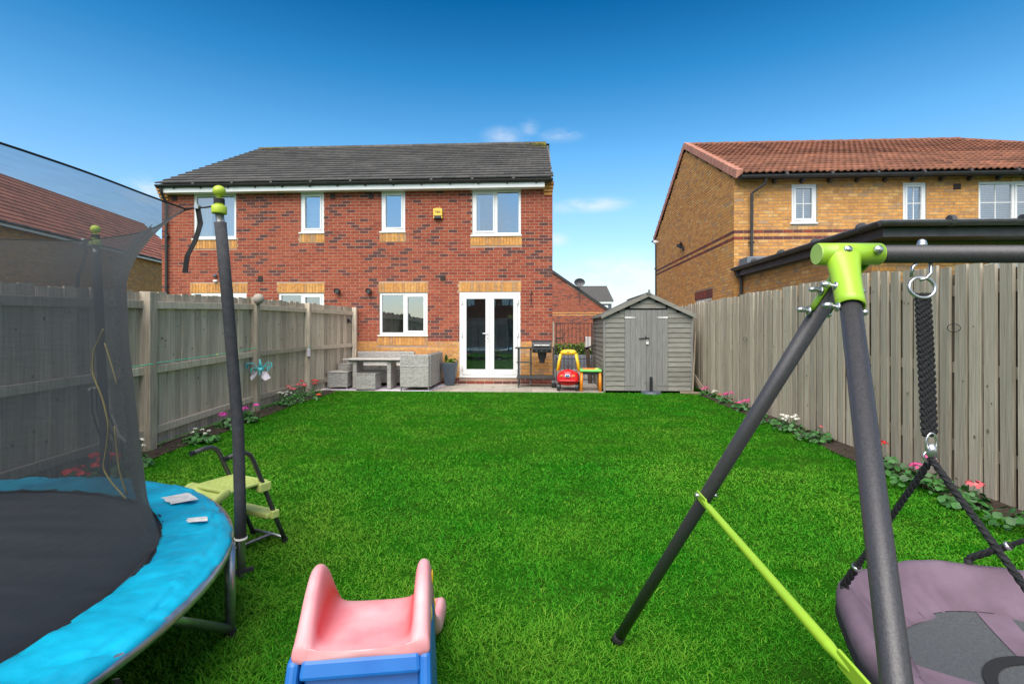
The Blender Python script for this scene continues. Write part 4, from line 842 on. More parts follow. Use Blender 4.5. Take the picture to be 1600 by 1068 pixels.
rbox(s2, 'cushion', -4.46, -3.78, 11.87, 12.36, .42, .50); rbox(s2, 'cushion', -3.77, -3.12, 11.87, 12.36, .42, .50)
for x, y in ((-4.55, 11.87), (-3.14, 11.87), (-3.8, 11.87)): rbox(s2, 'leg', x-.012, x+.012, y, y+.03, .01, .09, 'steel', .002)
t1 = thing('rattan_table', 'grey rattan dining table with pale top on the patio', 'table', (-3.7, 11.4, .01), group='grey rattan garden set')
rbox(t1, 'tabletop', -4.42, -3.01, 11.15, 11.75, .655, .685, 'rattan'); rbox(t1, 'apron', -4.30, -3.14, 11.22, 11.68, .615, .655, 'rattan')
for x in (-4.20, -3.42):
    rbox(t1, 'leg', x, x+.09, 11.22, 11.68, .02, .615)
s3 = thing('rattan_stool', 'grey rattan footstool beside the left fence', 'stool', (-4.5, 11.4, .01), group='grey rattan garden set')
rbox(s3, 'body', -4.76, -4.30, 11.18, 11.62, .06, .375); rbox(s3, 'lid', -4.77, -4.29, 11.17, 11.63, .375, .40)
for x in (-4.745, -4.325):
    for y in (11.19, 11.58): rbox(s3, 'leg', x-.01, x+.02, y, y+.025, .012, .06, 'steel', .002)
s4 = thing('rattan_stool', 'grey rattan footstool in front of the table', 'stool', (-3.8, 11.2, .01), group='grey rattan garden set')
rbox(s4, 'body', -4.06, -3.62, 11.03, 11.46, .03, .36); rbox(s4, 'lid', -4.07, -3.61, 11.02, 11.47, .36, .385)
for x in (-4.04, -3.64): rbox(s4, 'leg', x-.01, x+.01, 11.04, 11.06, .012, .03, 'steel', .002)
s5 = thing('rattan_stool', 'grey rattan footstool tucked behind the one by the fence', 'stool', (-4.6, 11.9, .01), group='grey rattan garden set'); rbox(s5, 'body', -4.72, -4.30, 11.67, 11.84, .06, .52); rbox(s5, 'lid', -4.73, -4.29, 11.665, 11.845, .52, .545)
pt = thing('plant_pot', 'tall tapered slate blue planter with green plant by the doors', 'plant pot', (-2.18, 12.2, 0))
MB().add([(-.10, -.10, 0), (.10, -.10, 0), (.10, .10, 0), (-.10, .10, 0), (-.18, -.18, .55), (.18, -.18, .55), (.18, .18, .55), (-.18, .18, .55), (-.16, -.16, .55), (.16, -.16, .55), (.16, .16, .55), (-.16, .16, .55), (-.155, -.155, .50), (.155, -.155, .50), (.155, .155, .50), (-.155, .155, .50)],
         [(0, 3, 2, 1), (0, 1, 5, 4), (1, 2, 6, 5), (2, 3, 7, 6), (3, 0, 4, 7), (4, 5, 9, 8), (5, 6, 10, 9), (6, 7, 11, 10), (7, 4, 8, 11), (8, 9, 13, 12), (9, 10, 14, 13), (10, 11, 15, 14), (11, 8, 12, 15), (12, 13, 14, 15)]).build('pot', 'pot', pt, bevel=.015)
foliage('foliage', 'leaf_yellow', [(-.05, 0, .58, .13, .09), (.06, 0, .58, .12, .08), (-.09, 0, .66, .03, .08)], 260, .05, pt)
# barbecue on its cart
bq = thing('barbecue_cart', 'black gas barbecue with lid on a dark framed trolley', 'barbecue', (-.1, 12.05, 0))
for x in (-.52, -.235, .30): 
    for y in (11.90, 12.25): rbox(bq, 'post', x-.018, x+.018, y-.018, y+.018, .07, .92, 'cart', .004)
rbox(bq, 'shelf', -.60, .33, 11.86, 12.30, .895, .925, 'cart', .005); rbox(bq, 'side_rail', -.56, -.22, 11.86, 11.90, .57, .60, 'cart', .004); rbox(bq, 'base_shelf', -.56, .33, 11.85, 12.32, .20, .255, 'cart', .005)
MB().prism([(11.86, .925), (12.24, .925), (12.24, 1.02), (12.14, 1.09), (11.96, 1.09), (11.88, 1.02)], 'x', -.21, .255).build('lid', 'bbq', bq, world=True, bevel=.02, fix=True)
MB().tube([(-.15, 11.83, .975), (.20, 11.83, .975)], .010, 8).build('handle', 'steel', bq, world=True)
MB().prism([(11.88, .80), (12.2, .80), (12.24, .895), (11.86, .895)], 'x', -.20, .25).build('firebox', 'bbq', bq, world=True, bevel=.01, fix=True)
MB().tube([(.03, 12.04, .80), (.03, 12.04, .66)], [.11, .09], 16).tube([(.03, 12.04, .66), (.03, 12.04, .56)], [.075, .06], 16).build('ash_pan', 'bbq', bq, world=True)
for k in range(3): MB().tube([(-.1+k*.12, 11.86, .85), (-.1+k*.12, 11.84, .85)], .02, 10).build('knob', 'cart', bq, world=True)
for x in (.25, .31): MB().tube([(x, 11.86, .10), (x+.05, 11.86, .10)], .10, 18).build('wheel', 'bbq', bq, world=True)
for y in (11.86, 12.3): MB().bar((-.52, y, 0), (-.52, y, .2), .03, .03).build('foot', 'cart', bq, world=True)
# ride-on toy car
ca = thing('toy_car', 'red ride on toy car with a yellow roof on the patio', 'toy car', (.60, 11.35, 0), math.radians(-6))
def loftx(sec, name, m, par, sub=1, smooth=True, tones=None):
    """closed cross-sections (lists of equal length) lofted in order and capped"""
    n = len(sec[0]); mb = MB(); vs = [p for s in sec for p in s]; fs = [(i*n+k, i*n+(k+1) % n, (i+1)*n+(k+1) % n, (i+1)*n+k) for i in range(len(sec)-1) for k in range(n)]
    fs += [tuple(range(n))[::-1], tuple((len(sec)-1)*n+k for k in range(n))]; mb.add(vs, fs)
    if tones: mb.t = [tones[k] for i in range(len(sec)-1) for k in range(n)]+[0, 0]
    return mb.build(name, m, par, smooth=smooth, sub=sub)
def rr(w, z0, z1, y, k=.3):
    h = z1-z0; a = w*(1-k); return [(-a, y, z0), (a, y, z0), (w, y, z0+h*k), (w*.97, y, z1-h*k), (a*.9, y, z1), (-a*.9, y, z1), (-w*.97, y, z1-h*k), (-w, y, z0+h*k)]
loftx([rr(.16, .16, .33, -.20), rr(.235, .115, .40, -.17), rr(.25, .11, .445, -.08), rr(.255, .11, .46, .04), rr(.25, .12, .43, .12), rr(.25, .12, .44, .34), rr(.22, .14, .42, .42)], 'body', 'red_toy', ca)
loftx([[(x*1, y, z) for x, y, z in rr(.12, .30, .42, -.195)], rr(.14, .30, .455, -.12), rr(.13, .33, .50, .0)], 'bonnet', 'red_toy', ca)
MB().tube([(-.22, -.19, .235), (-.15, -.225, .23), (.15, -.225, .23), (.22, -.19, .235)], .026, 10).build('bumper', 'red_toy', ca, smooth=True)
for s in (-1, 1):
    MB().ball((s*.135, -.195, .335), .026, 10, 8, sy=.6).build('headlight', 'orange_toy', ca, smooth=True)
    wb = MB().tube([(s*.165, -.12, .085), (s*.23, -.12, .085)], .085, 18).build('wheel', 'bbq', ca, bevel=.01); MB().tube([(s*.232, -.12, .085), (s*.24, -.12, .085)], .045, 12).build('hub', 'cart', wb)
    wb = MB().tube([(s*.18, .32, .085), (s*.25, .32, .085)], .085, 18).build('wheel', 'bbq', ca, bevel=.01); MB().tube([(s*.252, .32, .085), (s*.26, .32, .085)], .045, 12).build('hub', 'cart', wb)
MB().box(-.055, .055, -.232, -.19, .315, .375).build('badge', 'white_tag', ca, bevel=.008); MB().ball((-.018, -.234, .345), .022, 8, 6, sy=.2).ball((.02, -.234, .345), .02, 8, 6, sy=.2).build('badge_logo', 'blue_toy', [c for c in ca.children if c.name.startswith('badge')][0])
for s in (-1, 1):
    for y in (.06, .34): MB().tube([(s*.235, y, .42), (s*.205, y+.01, .62), (s*.165, y+.02, .80)], [.034, .030, .030], 10).build('pillar', 'yellow', ca, smooth=True)
loftx([rr(.13, .80, .86, .02), rr(.185, .765, .885, .07), rr(.19, .77, .905, .2), rr(.185, .765, .89, .33), rr(.13, .79, .86, .40)], 'roof', 'yellow', ca)
MB().box(-.035, .035, .022, .03, .835, .85).build('roof_slot', 'vent', ca)
MB().tube([(.07*math.cos(a), .10+.03*math.sin(a), .49+.055*math.sin(a)) for a in [2*PI*i/14 for i in range(14)]], .013, 8, closed=True).tube([(0, .02, .42), (0, .1, .49)], .02, 8).build('steering_wheel', 'bbq', ca, smooth=True)
rbox(ca, 'seat', .60-.17, .60+.17, 11.5, 11.74, .3, .36, 'red_toy', .02)
# little activity table
tt = thing('toy_table', 'green topped play table with orange legs beside the shed', 'toy table', (1.09, 11.35, 0), math.radians(-3))
MB().box(-.235, .235, -.24, .24, .425, .475).build('tabletop', 'green_toy', tt, bevel=.02); MB().box(-.17, .10, -.18, .18, .475, .484).build('panel', 'orange_toy', tt, bevel=.003); MB().tube([(.14, -.05, .475), (.14, -.05, .50)], .05, 14).build('dish', 'pale_green', tt)
MB().box(-.20, .20, -.20, .20, .37, .425).build('tray', 'mat_black', tt, bevel=.01)
for x in (-1, 1):
    for y in (-1, 1): MB().tube([(x*.205, y*.19, 0), (x*.195, y*.18, .42)], [.036, .030], 12).build('leg', 'orange_toy', tt, smooth=True)
# ================================================================== flowers
def flower_plant(label, x, y, pet, nl=70, nf=4, h=.22, w=.16, fs=.03, leaf='leaf', cat='flowering plant', group=None, name='geranium', seed=0):
    r = random.Random(seed*77+int(x*100)+int(y*31)); t = thing(name, label, cat, (x, y, 0), 0, group)
    mb = MB()
    for k in range(nl):
        a = r.random()*2*PI; q = w*r.random()**.6; z = r.uniform(.03, h*.75)*(1-.5*q/w); c = Vector((q*math.cos(a), q*math.sin(a), z)); s = r.uniform(.016, .032)
        n = Vector((r.gauss(0, .5)+.5*math.cos(a), r.gauss(0, .5)+.5*math.sin(a)-.2, 1)).normalized(); u = n.cross(Vector((r.random(), r.random(), .1))).normalized(); v = n.cross(u)
        mb.add([c+(u*math.cos(b)+v*math.sin(b))*s*(1 if i % 2 else .86) for i, b in enumerate([2*PI*i/8 for i in range(8)])], [tuple(range(8))], r.random())
    mb.build('foliage', leaf, t)
    for k in range(nf):
        a = 2*PI*k/max(1, nf)+r.random(); q = w*.75*r.random()**.5; c = Vector((q*math.cos(a), q*math.sin(a), h*r.uniform(.75, 1.05)))
        fm = MB()
        for i in range(22):
            d = Vector((r.gauss(0, 1), r.gauss(0, 1), abs(r.gauss(0, .8))+.1)).normalized(); p = c+Vector((d.x*fs*1.5, d.y*fs*1.5, d.z*fs)); u = d.cross(Vector((.3, .2, 1))).normalized(); v = d.cross(u); s = fs*.42
            fm.add([p+(u*math.cos(b)+v*math.sin(b))*s for b in [2*PI*i/5 for i in range(5)]], [tuple(range(5))], r.random())
        f = fm.build('flower', pet, t); MB().tube([(c.x*.3, c.y*.3, 0), (c.x, c.y, c.z)], .003, 4).build('stem', leaf, f)
    return t
FP = flower_plant
FP('red geranium by the fence near the rug corner of the patio', -4.60, 9.95, 'petal_red', 90, 5, .30, .22)
FP('coral red geranium under the left fence beside the white blooms', -4.56, 9.25, 'petal_coral', 110, 5, .30, .24)
FP('low orange bloom at the lawn edge below the red geraniums', -4.28, 9.55, 'petal_orange', 25, 1, .12, .08)
FP('cream white small flowered clump at the foot of fence post', -4.50, 8.72, 'petal_white', 90, 14, .24, .18, .014, name='bedding_plant')
FP('magenta geranium just behind the dark trampoline pole', -4.22, 7.22, 'petal_magenta', 70, 3, .24, .16)
FP('magenta geranium with one wide bloom left of the trampoline pole', -4.25, 6.72, 'petal_magenta', 70, 2, .20, .16, .036)
FP('leafy green plant with cream flowers beside the first fence post', -4.06, 5.90, 'petal_white', 120, 5, .15, .20, .016, name='bedding_plant')
FP('white flowered clump seen through the trampoline net', -3.95, 4.78, 'petal_white', 60, 9, .26, .14, .016, name='bedding_plant')
FP('red geranium seen through the net above the blue pad', -3.93, 4.40, 'petal_red', 70, 4, .22, .16, .034)
FP('dark red blooms seen through the net left of the others', -3.80, 4.05, 'petal_red', 70, 4, .20, .18, .034)
gR = 'bedding flowers along the right fence'
for x, y, p, l, nf, h, w, fs in ((3.33, 10.62, 'petal_pink', 'rose pink begonia nearest the shed corner', 7, .17, .10, .018), (3.40, 10.25, 'petal_white', 'white begonia second from the shed', 5, .14, .08, .016), (3.40, 9.95, 'petal_orange', 'small rust red begonia beside the white one', 4, .11, .08, .014),
        (3.36, 9.45, 'petal_pink', 'bushy pink begonia with a pale centre in mid border', 10, .20, .13, .018), (3.34, 8.95, 'petal_mix', 'small dusky pink begonia in mid border', 4, .12, .08, .014), (3.34, 8.60, 'petal_pink', 'deep pink begonia just left of the swing leg', 9, .19, .12, .018),
        (3.32, 7.95, 'petal_red', 'single red begonia just right of the swing leg', 3, .17, .09, .022), (3.28, 6.95, 'petal_white', 'wide white begonia clump in the right border', 15, .20, .20, .020), (3.30, 6.35, 'petal_coral', 'leafy plant with one pale pink bloom by the pales', 1, .22, .20, .016),
        (3.22, 5.05, 'petal_red', 'red geranium seen between swing leg and rope', 2, .26, .20, .034), (3.20, 4.52, 'petal_pink', 'pink red geranium right of the hanging rope', 2, .26, .20, .036), (3.22, 4.08, 'petal_coral', 'coral pink geranium low in the near right border', 1, .20, .18, .040), (3.28, 3.6, 'petal_red', 'leafy green plant at the right edge of the picture', 0, .22, .26, .03)):
    FP(l, x, y, p, 60 if nf > 5 else 110, nf, h, w, fs, group=gR, name='begonia' if fs < .025 else 'geranium')
FP('sparse green seedlings between the red and the white begonia', 3.3, 7.5, 'petal_red', 60, 0, .10, .2, group=gR, name='seedling', cat='plant')
# ================================================================== trampoline
TX, TY, TZ, TR = -2.73, 1.45, .45, 1.540
T = thing('trampoline', 'round trampoline with torn looking blue pad, dark net and padded poles', 'trampoline', (TX, TY, 0))
def pol(a, r, z): a = math.radians(a); return (r*math.cos(a), r*math.sin(a), z)
nn = 96
mb = MB(); vs = [(0, 0, .405)]; rings = 8
for i in range(1, rings+1):
    for k in range(nn): r = 1.30*i/rings; vs.append((*pol(360*k/nn, r, 0)[:2], .405+.03*(i/rings)**2))
fs = [(0, 1+k, 1+(k+1) % nn) for k in range(nn)]
for i in range(rings-1): fs += [(1+i*nn+k, 1+(i+1)*nn+k, 1+(i+1)*nn+(k+1) % nn, 1+i*nn+(k+1) % nn) for k in range(nn)]
mb.add(vs, fs).build('jumping_mat', 'mat_black', T, smooth=True)
MB().tube([pol(360*k/nn, 1.285, .437) for k in range(nn)], .008, 6, closed=True).build('mat_edge', 'black_web', T)
MB().tube([pol(360*k/nn, TR, .413) for k in range(nn)], .021, 14, closed=True).build('rim_tube', 'steel', T, smooth=True)
# pad: soft annulus, humped, seams every 60 degrees, with an outer skirt
prof = [(1.282, .438), (1.296, .448), (1.33, .452), (1.36, .454), (1.395, .455), (1.43, .454), (1.465, .453), (1.482, .453), (1.492, .445), (1.502, .449), (1.530, .447), (1.552, .440), (1.560, .430), (1.558, .421)]
na = 540; vs = []
def padp(a, j):
    r, z = prof[j]; v = Vector((math.cos(math.radians(a))*1.6, math.sin(math.radians(a))*1.6, 0)); sd = (a-38+30) % 60-30
    w1 = mnoise.noise(v*3+Vector((0, 0, r*2))); w3 = mnoise.noise(v*2.2+Vector((5, 5, 0)))
    cr = abs(mnoise.noise(v*5+Vector((r*6, -r*5, 7)))); cr2 = abs(mnoise.noise(v*11+Vector((r*9, r*12, 2))))
    inn = 0 < j < 12
    z += .008*w1+(-.012*(1-min(1, cr*5))-.007*(1-min(1, cr2*4.5)) if inn else 0)-(.009*math.exp(-(sd/.6)**2) if inn else 0)+.010*mnoise.noise(Vector((a*.13, r*9, 3)))*(1 if inn else .3)
    rr_ = r+(.012*w3+.006*mnoise.noise(v*9) if j > 6 else .008*w3*(1 if j < 2 else 0))+(.006*mnoise.noise(v*14+Vector((0, 0, 5))) if 6 < j < 10 else 0)
    if j > 9: z += .008*w3; rr_ -= .016+.006*w1
    return rr_, z
for k in range(na):
    a = 360*k/na; seam = min(abs((a-38) % 60), 60-abs((a-38) % 60))
    for j, (r, z) in enumerate(prof): r2, z2 = padp(a, j); vs.append((r2*math.cos(math.radians(a)), r2*math.sin(math.radians(a)), z2))
m = len(prof); fs = [(k*m+j, ((k+1) % na)*m+j, ((k+1) % na)*m+j+1, k*m+j+1) for k in range(na) for j in range(m-1)]
pad = MB().add(vs, fs).build('safety_pad', 'blue_pad', T, smooth=True); so_ = pad.modifiers.new('s', 'SOLIDIFY'); so_.thickness = .008; so_.offset = -1
mb = MB()
for a in (38, 98, 158, 218, 278, 338): mb.tube([pol(a+.15*math.sin(j), padp(a, j)[0], padp(a, j)[1]+.0005) for j in range(12)], .0018, 5)
mb.tube([pol(k, padp(k, 6)[0], padp(k, 6)[1]-.0012) for k in range(360)], .0014, 5, closed=True)
mb.build('seam', 'pot', pad)
MB().tube([pol(360*k/180, 1.281+.006*math.sin(k*.9), .441+.004*math.sin(k*1.7)) for k in range(180)], .007, 6, closed=True).build('elastic_edge', 'black_web', pad)
def ptag(a0, a1, r0, r1, z, cut):
    n = 5; vs = []
    for i in range(n+1):
        a = a0+(a1-a0)*i/n; vs += [pol(a+cut, r0+.006*math.sin(i*2), z), pol(a, r1-.004*math.sin(i*3), z+.001)]
    MB().add(vs, [(2*i, 2*i+2, 2*i+3, 2*i+1) for i in range(n)]).build('care_label', 'white_tag', pad)
ptag(49, 55.5, 1.345, 1.465, .470, .8); ptag(34.5, 37.2, 1.375, 1.455, .468, 1.2)
# legs: three bent lower frames carrying two uprights each
PA = [28.3+60*k for k in range(6)]
for k in range(3):
    a, b = PA[(2*k-1) % 6], PA[2*k]
    A_, B_ = Vector(pol(a, 1.547, 0)), Vector(pol(b, 1.547, 0)); d = B_-A_
    MB().tube([A_+Vector((0, 0, .03)), A_+d*.24+Vector((0, 0, .28)), A_+d*.28+Vector((0, 0, .30)), A_+d*.72+Vector((0, 0, .30)), A_+d*.76+Vector((0, 0, .28)), B_+Vector((0, 0, .03))], .019, 10).build('leg_frame', 'steel', T, smooth=True)
for i, a in enumerate(PA):
    A_ = Vector(pol(a, 1.548, 0)); lg = MB().tube([A_+Vector((0, 0, .015)), A_+Vector((0, 0, .41))], .0215, 14).build('leg', 'steel', T, smooth=True)
    MB().tube([A_+Vector((0, 0, 0)), A_+Vector((0, 0, .03))], .025, 12).build('foot_cap', 'black_web', lg)
    P0 = Vector(pol(a+.8, 1.592, .245)); P1 = Vector(pol(a+.8, 1.578, .9)); P2 = Vector(pol(a+.5, 1.535, 1.50)); P3 = Vector(pol(a+.3, 1.505, 1.87))
    po = MB().tube([P0, P0.lerp(P1, .5), P1, P2, P3], .0175, 12).build('pole', 'steel', T, smooth=True)
    f0 = P0.lerp(P1, .26); fp = [f0, P0.lerp(P1, .6), P1, P1.lerp(P2, .5)+Vector(pol(a+90, .004, 0)), P2, P2.lerp(P3, .86)]
    MB().tube(fp, .0245, 16).build('foam_sleeve', 'foam', po, smooth=True)
    MB().tube([f0-Vector((0, 0, .004)), f0+Vector((0, 0, .004))], .0275, 14).build('clip_ring', 'white_tag', po)
    MB().tube([P3-Vector((0, 0, .015)), P3+Vector((0, 0, .02))], .031, 16).tube([P3+Vector((0, 0, .02)), P3+Vector((0, 0, .055))], .019, 12).build('cap_collar', 'lime_cap', po, bevel=.004, smooth=True)
    MB().ball(P3+Vector((0, 0, .085)), .0265, 18, 12, sz=.92).build('cap_ball', 'lime_cap', po, smooth=True)
    MB().tube([P3+Vector((0, 0, .03)), P3+Vector((0, 0, .052))], .022, 14).build('strap_band', 'black_web', po)
    for z in (.27,): MB().bar(Vector(pol(a, 1.54, z)), Vector(pol(a+.8, 1.64, z)), .016, .016).tube([pol(a, 1.53, z), pol(a, 1.55, z)], .012, 8).build('clamp', 'black_web', po)
# netting: hangs between the poles' heads and the mat's edge
NV = 28; NA = 360; zt0 = 1.862
def netp(a, v):
    dp = min(abs((a-q+180) % 360-180) for q in PA)            # angle to the nearest pole
    q = dp/30
    top = 1.275+.105*math.exp(-(dp/9)**1.2)
    K_ = ((0, 1.262), (.1, 1.225), (.3, 1.195), (.6, 1.158), (.8, 1.150), (1, 1.150)); mid = 0
    for (v0, r0), (v1, r1) in zip(K_, K_[1:]):
        if v0 <= v <= v1: mid = r0+(r1-r0)*(v-v0)/(v1-v0)
    s = max(0, (v-.78)/.22)**1.6; r = mid*(1-s)+top*s
    zt = zt0-.010*(1-math.exp(-(dp/12)**1.2))
    z = .440+(zt-.440)*v
    r += .010*math.sin(math.radians(a*11))*mnoise.noise(Vector((a*.08, v*1.2, 4)))*(1-s)
    return pol(a, r, z)
vs = [netp(360*k/NA, j/NV) for k in range(NA) for j in range(NV+1)]; m = NV+1
net = MB().add(vs, [(k*m+j, ((k+1) % NA)*m+j, ((k+1) % NA)*m+j+1, k*m+j+1) for k in range(NA) for j in range(NV)]).build('safety_net', 'net', T, smooth=True)
MB().tube([netp(360*k/NA, 1) for k in range(NA)], .0035, 6, closed=True).build('net_hem', 'black_web', net)
for i, a in enumerate(PA):
    c = Vector(netp(a, 1)); P3 = Vector(pol(a+.3, 1.525, 1.90)); mdl = c.lerp(P3, .5)+Vector((0, 0, -.004))
    MB().tube([c, c.lerp(P3, .25), mdl, P3], [.007, .004, .0035, .006], 6).build('strap', 'black_web', net)
    b = c.lerp(P3, .30); MB().box(b.x-.009, b.x+.009, b.y-.009, b.y+.009, b.z-.006, b.z+.010).build('buckle', 'steel', net)
    d = (P3-c).normalized(); w_ = Vector((1, -.1, 0))*.012
    qs = [(0, 0, 0), (.006, .002, -.07), (-.004, .0, -.14), (-.018, 0, -.20), (-.022, .004, -.27)]
    st = MB(); vs = []
    for t_, o_, z_ in qs: p = b+d*t_*2-Vector((.2, .0, 0))*abs(t_); vs += [p-w_+Vector((0, 0, z_)), p+w_+Vector((0, 0, z_))]
    st.add(vs, [(2*i_, 2*i_+2, 2*i_+3, 2*i_+1) for i_ in range(len(qs)-1)]); s_ = st.build('loose_strap', 'black_web', net); s_.modifiers.new('s', 'SOLIDIFY').thickness = .003
vs = [tuple(Vector((q[0]*(.978+.008*math.sin(a*.6+j*.25)), q[1]*(.978+.008*math.sin(a*.6+j*.25)), q[2]))) for a in [37+k*.6 for k in range(19)] for j in range(NV+1) for q in [netp(a+1.6*math.sin(j*.28)+2*(j/NV), j/NV*.985)]]
MB().add(vs, [(k*m+j, (k+1)*m+j, (k+1)*m+j+1, k*m+j+1) for k in range(18) for j in range(NV)]).build('door_flap', 'net_dense', net, smooth=True)
# the zipped doorway: yellow piping down the netting
def onnet(lst, r=.0042):
    pts = []
    for i in range(len(lst)-1):
        (a0, z0), (a1, z1) = lst[i], lst[i+1]
        for k in range(6): s = k/6; s = s*s*(3-2*s) if False else s; a = a0+(a1-a0)*s; z = z0+(z1-z0)*s; q = Vector(netp(a, (z-.44)/(1.80-.44))); pts.append((q.x*.985, q.y*.985, z))
    # smooth
    for _ in range(3): pts = [pts[0]]+[tuple((pts[i-1][c]+2*pts[i][c]+pts[i+1][c])/4 for c in range(3)) for i in range(1, len(pts)-1)]+[pts[-1]]
    return MB().tube(pts, r, 6).build('zip_piping', 'zip', net, smooth=True)
onnet([(62, 1.35), (67.5, 1.24), (69, 1.12), (65.5, .99), (64, .86), (66.5, .73), (69, .62), (66, .53), (61, .46)]); onnet([(61.5, 1.28), (58, 1.18), (55, 1.06)], .003); onnet([(60.5, .86), (61.5, .66), (59.5, .47)], .004)
st = MB(); vs = []
for i in range(7): z = .40-.06*i; x = 1.60+.006*math.sin(i*1.3); a = -1; p = Vector(pol(-4.5+1.0*math.sin(i*1.1), 1.575, z)); vs += [p, p+Vector((.016*math.cos(i*1.2), .014*math.sin(i*1.2)+.004, 0))]
st.add(vs, [(2*i, 2*i+2, 2*i+3, 2*i+1) for i in range(6)]); s_ = st.build('loose_strap', 'black_web', pad); s_.modifiers.new('s', 'SOLIDIFY').thickness = .003
# ================================================================== swing set with nest swing (frame turned with the bar)
bo = rc(.80, 1.23)
W = thing('swing_set', 'graphite tube swing frame with lime green corner brackets and brace', 'swing frame', (bo[0], bo[1], 0), TH)
BZ = 1.530; LX = .80
def wl_(r, c, z): return (r-.80, c-1.23, z)
MB().tube([wl_(.735, 1.23, BZ), wl_(3.1, 1.23, BZ)], .0215, 24).build('crossbar', 'graphite', W, smooth=True)
apx = Vector(wl_(.815, 1.23, BZ-.035))
def leg(side, mirror=False):
    top = Vector(wl_(.812, 1.23+side*.055, BZ-.07)); bot = Vector(wl_(.452, 1.23+side*.985, .0))
    if side < 0: top.x = .770-.80; bot.x = .328-.80
    if mirror: top.x = (3.03-.80)-(top.x+.0)+.012; bot.x = (3.03-.80)-(bot.x)+.0
    lg = MB().tube([top, top.lerp(bot, .5), bot], .0215, 24).build('leg', 'graphite', W, smooth=True)
    MB().tube([bot+(top-bot)*.0, bot+(top-bot)*.03], .024, 20).build('foot_cap', 'black_web', lg, smooth=True)
    return top, bot
T1, B1 = leg(1); T2, B2 = leg(-1); T3, B3 = leg(1, True); T4, B4 = leg(-1, True)
def bracket(x0, ta, ba, tb, bb, flip=1):
    bk = MB().tube([(x0, 0, BZ), (x0+flip*.145, 0, BZ)], .0262, 28).build('bracket', 'lime', W, smooth=True)
    MB().ball((x0+flip*.145, 0, BZ), .0262, 28, 14, sx=.35).build('sleeve_end', 'lime', bk, smooth=True)
    MB().tube([(x0-flip*.004, 0, BZ), (x0, 0, BZ)], .0245, 28).build('end_cap', 'lime_end', bk)
    for t, b in ((ta, ba), (tb, bb)):
        d = (b-t).normalized(); e = t+d*.075; a = Vector((t.x+flip*.022, 0, BZ))
        n_ = 20; side = Vector((1, 0, 0)); ax = d; yv = ax.cross(side).normalized(); xv = yv.cross(ax).normalized(); vs = []
        outn = yv if (yv.y*t.y) > 0 else -yv                 # away from the other leg
        for s in range(9):                                    # half-shell wrapped round the leg, flaring into the sleeve
            q = s/8; c = a.lerp(e, q); wd = .0262*(1+.55*(1-q)**3)
            for k in range(n_+1):
                an = -PI*.62+PI*1.24*k/n_; vs.append(c+outn*math.cos(an)*.0262+xv*math.sin(an)*wd)
        m_ = n_+1; sh = MB().add(vs, [(s*m_+k, s*m_+k+1, (s+1)*m_+k+1, (s+1)*m_+k) for s in range(8) for k in range(n_)]).build('leg_socket', 'lime', bk, smooth=True)
        sh.modifiers.new('s', 'SOLIDIFY').thickness = .003
        for q in (.052, .012):
            p = t+d*q*1.5+d*.004
            MB().tube([p-xv*.052, p-xv*.020], .0045, 8).ball(p-xv*.048, .0085, 12, 8, sx=1.5, sz=.85).tube([p-xv*.030, p-xv*.027], .0105, 12).build('bolt', 'bolt', bk, smooth=True)
            MB().ball(p+xv*.028, .008, 10, 8).build('bolt', 'bolt', bk, smooth=True)
    for q in (.052, .124):
        MB().ball((x0+flip*q, -.0335, BZ+.006), .0075, 14, 8, sy=.55).tube([(x0+flip*q, -.022, BZ+.006), (x0+flip*q, -.0335, BZ+.006)], .0095, 16).build('bolt', 'bolt', bk, smooth=True)
bracket(wl_(.735, 0, 0)[0], T1, B1, T2, B2); bracket((3.03-.80)+.075, T3, B3, T4, B4, -1)
# green brace between the legs
for TT, BB, UU, VV in ((T1, B1, T2, B2), (T3, B3, T4, B4)):
    e1 = TT.lerp(BB, .455); e2 = UU.lerp(VV, .455); o_ = Vector((-.026 if TT is T1 else .026, 0, 0)); e1 = e1+o_; e2 = e2+o_; d = (e2-e1)
    bc = MB().tube([e1+d*.05, e1+d*.12, e1+d*.85, e1+d*.92], [.004, .0105, .0105, .004], 16).bar(e1-d*.012, e1+d*.09, .006, .030, up=(0, 0, 1)).bar(e1+d*.88, e2+d*.012, .006, .030, up=(0, 0, 1)).build('brace', 'lime', W, smooth=False, bevel=.002)
    for e in (e1, e2): MB().ball(e+o_*.25, .0075, 12, 8, sx=.8).tube([e, e+o_*.2], .010, 14).build('bolt', 'bolt', bc, smooth=True)
    MB().ball(e1+Vector((.055, 0, 0)), .008, 10, 8).tube([e1, e1+Vector((.052, 0, 0))], .004, 8).build('bolt', 'bolt', bc, smooth=True)
MB().ball(wl_(.985, 1.23, BZ+.027), .0095, 14, 10).tube([wl_(.985, 1.23, BZ+.018), wl_(.985, 1.23, BZ+.026)], .0115, 6).build('hook_nut', 'bolt', W, smooth=True)
MB().ball(wl_(1.86, 1.23, BZ+.027), .0095, 14, 10).build('hook_nut', 'bolt', W, smooth=True)
